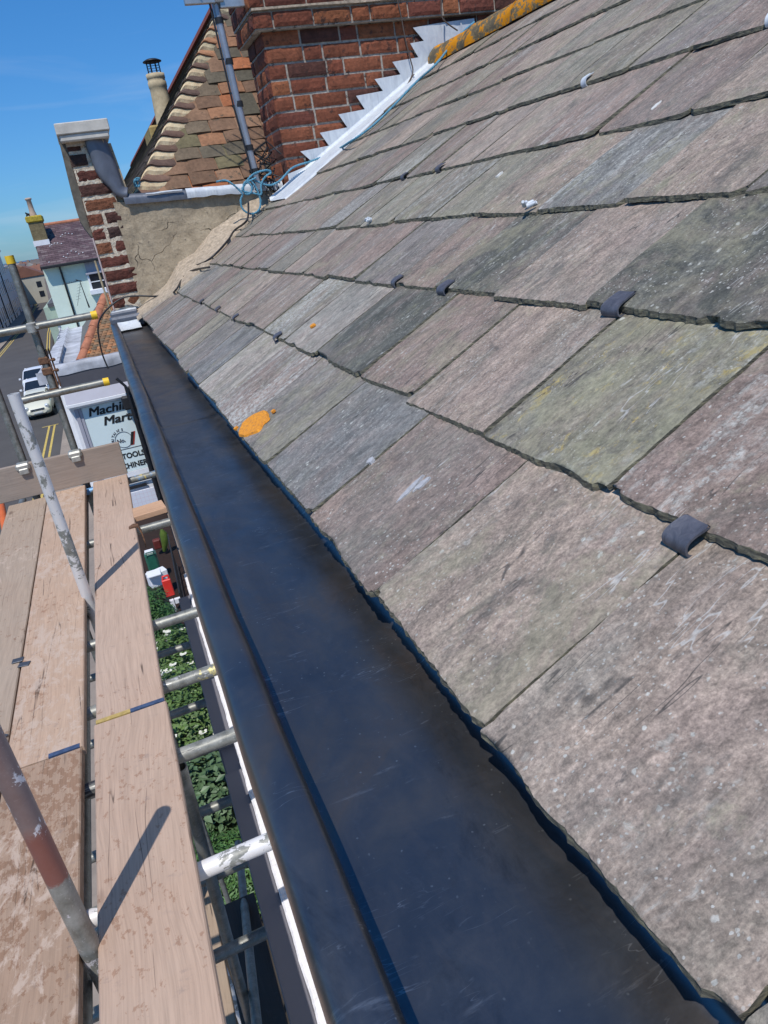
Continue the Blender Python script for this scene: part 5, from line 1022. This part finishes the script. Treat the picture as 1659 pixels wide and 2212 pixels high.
for i in range(8):
    lb = names[i - 4] if i >= 4 else ('tall white terraced house out past the left edge, number of houses ' + ['five', 'four', 'three', 'two'][i] + ' before the last cornice')
    if i >= 3: terrace((-14.3, 68 + i * 10.0, G), lb if i >= 4 else 'tall white terraced house just outside the left edge', 9.98, 10.9)
xs_ = [(-14.6, 148.5, 8.2), (-15.1, 158, 7.6), (-15.8, 168, 8.0), (-16.8, 178, 7.2), (-18, 188, 7.8), (-19.3, 198, 6.8), (-20.8, 208, 7.2), (-22.5, 219, 7.0)]
for i, (x, y, h_) in enumerate(xs_):
    mt_ = [SHW, m_plain('grey_stucco%d' % i, rt.choice([(.42, .40, .40), (.5, .47, .42), (.3, .24, .2), (.55, .56, .58)]), .8, 0, 1, .05, 0)][i % 2]
    terrace((x, y, G), '%s lower terraced house %s after the tall white terrace' % (['pale', 'grey'][i % 2], ['first', 'second', 'third', 'fourth', 'fifth', 'sixth', 'seventh', 'eighth'][i]), 9.3, h_, (1.0, 4.2), (1.8, 1.5), 3, mt_)
# distant town houses, each its own
RT = [m_plain('town_roof%d' % i, c, .85, 0, .6, .2, 0) for i, c in enumerate([(.20, .09, .06), (.13, .11, .10), (.26, .14, .08), (.10, .09, .09), (.34, .31, .27)])]
WT = [m_plain('town_wall%d' % i, c, .85, 0, .4, .1, 0) for i, c in enumerate([(.55, .53, .48), (.38, .28, .20), (.62, .62, .62), (.30, .20, .15), (.45, .42, .34)])]
cn = ['red-roofed', 'grey-roofed', 'orange-roofed', 'dark-roofed', 'pale-roofed']; wn2 = ['cream', 'tan', 'white', 'brown', 'buff']; used = {}
def town(x, y, w_, d_, h_, i, j, axis, side):
    r = thing('distant_house', (x, y, G), '', 'house', 'distant houses along the street'); mb = MB(); mb.box((x - w_ / 2, y, G), (x + w_ / 2, y + d_, G + h_)); mb.build('wall', WT[j], r)
    rh = 2.2; mb = MB()
    if axis: mb.prism([Vector((x - w_ / 2 - .2, y - .2, G + h_ - .05)), Vector((x, y - .2, G + h_ + rh)), Vector((x + w_ / 2 + .2, y - .2, G + h_ - .05))], (0, d_ + .4, 0))
    else: mb.prism([Vector((x - w_ / 2 - .2, y - .2, G + h_ - .05)), Vector((x - w_ / 2 - .2, y + d_ / 2, G + h_ + rh)), Vector((x - w_ / 2 - .2, y + d_ + .2, G + h_ - .05))], (w_ + .4, 0, 0))
    mb.build('roof', RT[i], r); mb = MB(); mb.box((x - w_ / 2 + .1, y + d_ * .4, G + h_), (x - w_ / 2 + .8, y + d_ * .4 + .6, G + h_ + rh + .35)); mb.build('chimney', WT[3], r)
    for q in (1.2, 3.2):
        for k in (-.28, .28): mb = MB(); mb.box((x + k * w_ - .5, y - .03, G + q), (x + k * w_ + .5, y + .05, G + q + 1.2)); mb.build('window', WG, r)
    key = cn[i] + ' ' + wn2[j] + ' ' + side; used[key] = used.get(key, 0) + 1; ordn = ['', 'second ', 'third ', 'fourth ', 'fifth ', 'sixth ', 'seventh ', 'eighth ', 'ninth ', 'tenth '][min(9, used[key] - 1)]
    r['label'] = '%s%s %s house %s, %s' % (ordn, cn[i], wn2[j], side, ('gable to the viewer' if axis else 'eaves to the viewer'))
k = 0
for (x, y, w_, d_, h_, ax) in [(-5.0, 86, 5.0, 9, 4.6, 0), (-5.5, 97, 5.5, 9, 4.8, 1), (-5.9, 109, 6, 10, 5.0, 0), (-6.2, 121, 6.6, 10, 5.4, 1), (-6.6, 134, 7, 10, 5.4, 0), (-7.2, 147, 7, 10, 5.2, 1), (-8.0, 160, 7.2, 10, 5.6, 0)]:
    town(x + w_ / 2, y, w_, d_, h_, [1, 0, 3, 1, 2][k % 5], [1, 3, 2, 0, 4][k % 5], ax, 'on the right of the street'); k += 1
gb = aty(z8(388, 1092), 42)
gs = thing('green_shopfront', (gb.x + .4, 42, G), 'low pale green shopfront with white parapet left of the mint house', 'shopfront')
mb = MB(); mb.box((gb.x, 41.5, G), (-2.19, 52, gb.z - .1)); mb.build('wall', m_plain('sage_paint', (.34, .42, .34), .8, 0, 3, .1, 0), gs); mb = MB(); mb.box((gb.x + .25, 41.4, gb.z - .1), (-2.19, 52, gb.z + .08)); mb.build('parapet_cap', DGR, gs); mb = MB(); mb.box((gb.x + .45, 40.6, G), (-2.19, 41.39, gb.z - .9)); mb.box((gb.x + .40, 40.5, gb.z - .9), (-2.19, 41.39, gb.z - .75)); mb.build('white_bay', WHITE, gs)
rq = random.Random(3)
for q in range(78):
    y = 175 + 5.6 * q + rq.uniform(0, 3); az = rq.uniform(-.115, -.045); x = az * y
    town(x, y, rq.uniform(6, 10), rq.uniform(7, 10), rq.uniform(4.5, 6.3) if y < 300 else rq.uniform(4, 6), rq.randrange(5), rq.randrange(5), rq.random() < .5, 'in the far town' if y > 330 else 'in the middle distance')
# ================================================================== PLANTS AND CLUTTER BELOW
LF1 = m_leaf('rose_leaf', (.04, .08, .018), (.13, .21, .055), 6); LF2 = m_leaf('conifer_leaf', (.025, .075, .02), (.08, .17, .045), 5); LF3 = m_leaf('pale_leaf', (.045, .09, .035), (.12, .19, .09), 9); PET = m_plain('white_petal', (.72, .70, .58), .7, 0, 20, .1, 0); STM = m_plain('stem_bark', (.06, .045, .03), .9, 0, 20, .2, 0)
def bush(name, label, cat, c, rad, nleaf, lsz, mat, flowers=0, needle=False, seed=1, grp=None):
    r_ = random.Random(seed); c = Vector(c); rt0 = thing(name, (c.x, c.y, G + .12), label, cat, grp); mb = MB(); h_ = c.z - G
    for i in range(nleaf):
        d = Vector((r_.gauss(0, 1), r_.gauss(0, 1), r_.gauss(0, 1))).normalized(); q = r_.random() ** .35; p = c + Vector((d.x * rad[0], d.y * rad[1], d.z * rad[2])) * q * (1 + .25 * mn.noise(d * 2.2 + Vector((seed, 0, 0))))
        n_ = (d + Vector((jit(.7), jit(.7), .8 + jit(.5)))).normalized(); t_ = n_.cross(Vector((r_.gauss(0, 1), r_.gauss(0, 1), r_.gauss(0, 1)))).normalized(); b_ = n_.cross(t_); s_ = lsz * r_.uniform(.4, 1.4)
        if needle: mb.add([p - b_ * s_ * .18, p + t_ * s_ * 1.0, p + b_ * s_ * .18, p - t_ * s_ * .6], [(0, 1, 2, 3)], 0, False)
        else: mb.add([p - t_ * s_ * .5, p - b_ * s_ * .3 + n_ * s_ * .06, p + t_ * s_ * .6, p + b_ * s_ * .3 + n_ * s_ * .06], [(0, 1, 2, 3)], 0, False)
    mb.build('leaves', mat, rt0, fix=False)
    mb = MB()
    for k in range(7): a_ = k * .9; mb.tube([(c.x + .05 * math.cos(a_), c.y + .05 * math.sin(a_), G), (c.x + rad[0] * .5 * math.cos(a_), c.y + rad[1] * .5 * math.sin(a_), c.z + rad[2] * .4)], [.03, .008], 6)
    mb.build('stems', STM, rt0)
    for k in range(flowers):
        d = Vector((r_.gauss(0, 1), r_.gauss(0, 1), r_.gauss(.45, .6))).normalized(); p = c + Vector((d.x * rad[0], d.y * rad[1], d.z * rad[2])) * 1.0; mf = MB()
        for q in range(9):
            a_ = q * 2.4; u_ = Vector((math.cos(a_), math.sin(a_), .5 - q * .04)) * (.024 + .02 * (q % 3)); v_ = Vector((-math.sin(a_), math.cos(a_), 0)) * .03; mf.add([p, p + u_ - v_, p + u_ * 1.4, p + u_ + v_], [(0, 1, 2, 3)], 0, False)
        mf.build('flower', PET, rt0, fix=False)
bush('rose_bush', 'green bush dotted with white roses below the far transoms', 'bush', (-.62, 12.9, -8.1), (1.0, 1.3, .8), 9000, .085, LF1, 60, seed=1, grp='rose bushes by the wall'); bush('rose_bush', 'green bush with few white roses under the black-streaked transom', 'bush', (-.60, 11.0, -7.9), (1.0, 1.4, .9), 9000, .085, LF1, 40, seed=2, grp='rose bushes by the wall')
bush('conifer', 'dark green conifer bush beyond the rose bushes', 'conifer', (-.86, 14.9, -8.0), (.52, .70, 1.05), 8000, .09, LF2, 0, True, 3); bush('laurel', 'pale broad-leaved shrub under the lower scaffold', 'shrub', (-.65, 8.9, -7.8), (.9, .9, .6), 3200, .13, LF3, 0, seed=4); bush('conifer', 'small bright green conifer near the foot of the wall', 'conifer', (-.55, 7.4, -7.8), (.8, .7, .5), 6500, .06, m_leaf('bright_conifer', (.04, .10, .02), (.09, .19, .05), 6), 0, True, 5)
SOIL = m_ground('soil', (.03, .025, .02), (.06, .05, .04), 3, 30); mb = MB(); mb.box((-1.5, -8, G + .1), (.06, 19, G + .2)); tag(mb.build('garden_bed', SOIL), kind='structure')
# shop display by the door
def clutter(name, label, cat, mb, mat, org=None): o = mb.build(name, mat); tag(o, label, cat); return o
def CP(x, y, yy_): s_ = (900 - 420) / 1659; return aty(((420 + x * s_) / 1.507, (1700 + y * s_) / 1.507), yy_)
c = CP(270, 460, 19.2); mb = MB(); mb.box((c.x - .16, 19.0, G + .2), (c.x + .16, 19.35, c.z + .36), bev=.05); mb.tube([(c.x - .10, 19.0, c.z + .3), (c.x - .10, 18.95, c.z + .45), (c.x + .10, 18.95, c.z + .45), (c.x + .10, 19.0, c.z + .3)], .02, 6); clutter('green_bin', 'dark green machine with pale top beyond the conifer', 'machine', mb, m_plain('green_enamel', (.02, .11, .07), .4, 0, 8, .2, 0)); 
mb = MB(); mb.box((c.x - .13, 19.05, c.z + .362), (c.x + .11, 19.3, c.z + .40), bev=.01); clutter('box_lid', 'small white box lid resting on the dark green machine', 'lid', mb, WHITE)
c = CP(320, 590, 18.2); mb = MB(); mb.box((c.x - .28, 18.0, c.z - .25), (c.x + .23, 18.3, c.z + .14), Matrix.Translation(c) @ Matrix.Rotation(.3, 4, 'Z') @ Matrix.Translation(-c), bev=.02); mb.box((c.x - .25, 17.8, c.z + .15), (c.x + .1, 18.2, c.z + .17)); clutter('white_carton', 'open white carton behind the conifer top', 'carton', mb, WHITE)
c = CP(435, 710, 16.9); mb = MB(); mb.box((c.x - .11, 16.8, c.z - .28), (c.x + .11, 16.9, c.z + .20), bev=.02); mb.tube([(c.x - .07, 16.85, c.z + .20), (c.x - .06, 16.85, c.z + .29), (c.x + .07, 16.85, c.z + .29), (c.x + .08, 16.85, c.z + .20)], .03, 6); clutter('red_board', 'bright red upright display board beside the conifer', 'display', mb, m_plain('red_plastic', (.70, .04, .03), .4, 0, 8, .1, 0))
mb = MB(); mb.box((c.x - .06, 16.6, c.z - .62), (c.x + .04, 16.7, c.z - .30)); mb.box((c.x + .06, 16.6, c.z - .42), (c.x + .2, 16.7, c.z - .30)); clutter('white_leaflet_stand', 'white leaflet stand below the red display board', 'stand', mb, WHITE)
c = CP(400, 200, 20.8); mb = MB(); mb.tube([c + Vector((-.1, 0, -.35)), c + Vector((-.02, 0, -.1)), c + Vector((.02, 0, .2)), c + Vector((0, 0, .35))], [.05, .10, .12, .04], 10); clutter('lime_jacket', 'lime green jacket hanging in the dark shop entrance', 'jacket', mb, m_plain('lime', (.07, .11, .012), .8, 0, 8, .3, 0))  # lime darkened so the colour itself carries the shadow
c = CP(320, 240, 20.9); mb = MB(); mb.box((c.x - .12, 20.8, c.z - .15), (c.x + .1, 21.0, c.z + .15), bev=.03); clutter('red_toolbox', 'red toolbox toned dark for the shade of the shop entrance', 'toolbox', mb, m_plain('shade_toned_red', (.12, .02, .015), .6, 0, 8, .3, 0))  # red darkened to carry the entrance shadow in its colour
mb = MB(); mb.box((-.80, 24.4, G + .0), (-.02, 24.59, -8.87)); clutter('entrance_shade_strip', 'dark strip put in as shade at the shop entrance below the gridded panel', 'entrance', mb, DARK)  # flat black strip stands in for shade at the foot of the shop
rl = thing('iron_railing', (-.3, 19, G), 'black iron railing with upright bars beside the red board', 'railing')
for k in range(9):
    y = 15.8 + k * .45; x = -.20 + .012 * k; mb = MB(); mb.tube([(x, y, G), (x, y, G + 1.3)], .012, 6); mb.build('bar', BLACK, rl)
mb = MB(); mb.tube([(-.20, 15.7, G + 1.3), (-.09, 19.6, G + 1.3)], .016, 6); mb.tube([(-.20, 15.7, G + .35), (-.09, 19.6, G + .35)], .016, 6); mb.build('rail', BLACK, rl)
mb = MB(); mb.box((-1.6, 15.6, G + .1), (.05, 25, G + .212)); tag(mb.build('brick_path', m_brickface('shadow_dark_brick', (.035, .02, .016), (.028, .018, .014), (.012, .011, .01))), kind='structure')  # ground shadow is put into the near-black brick colour
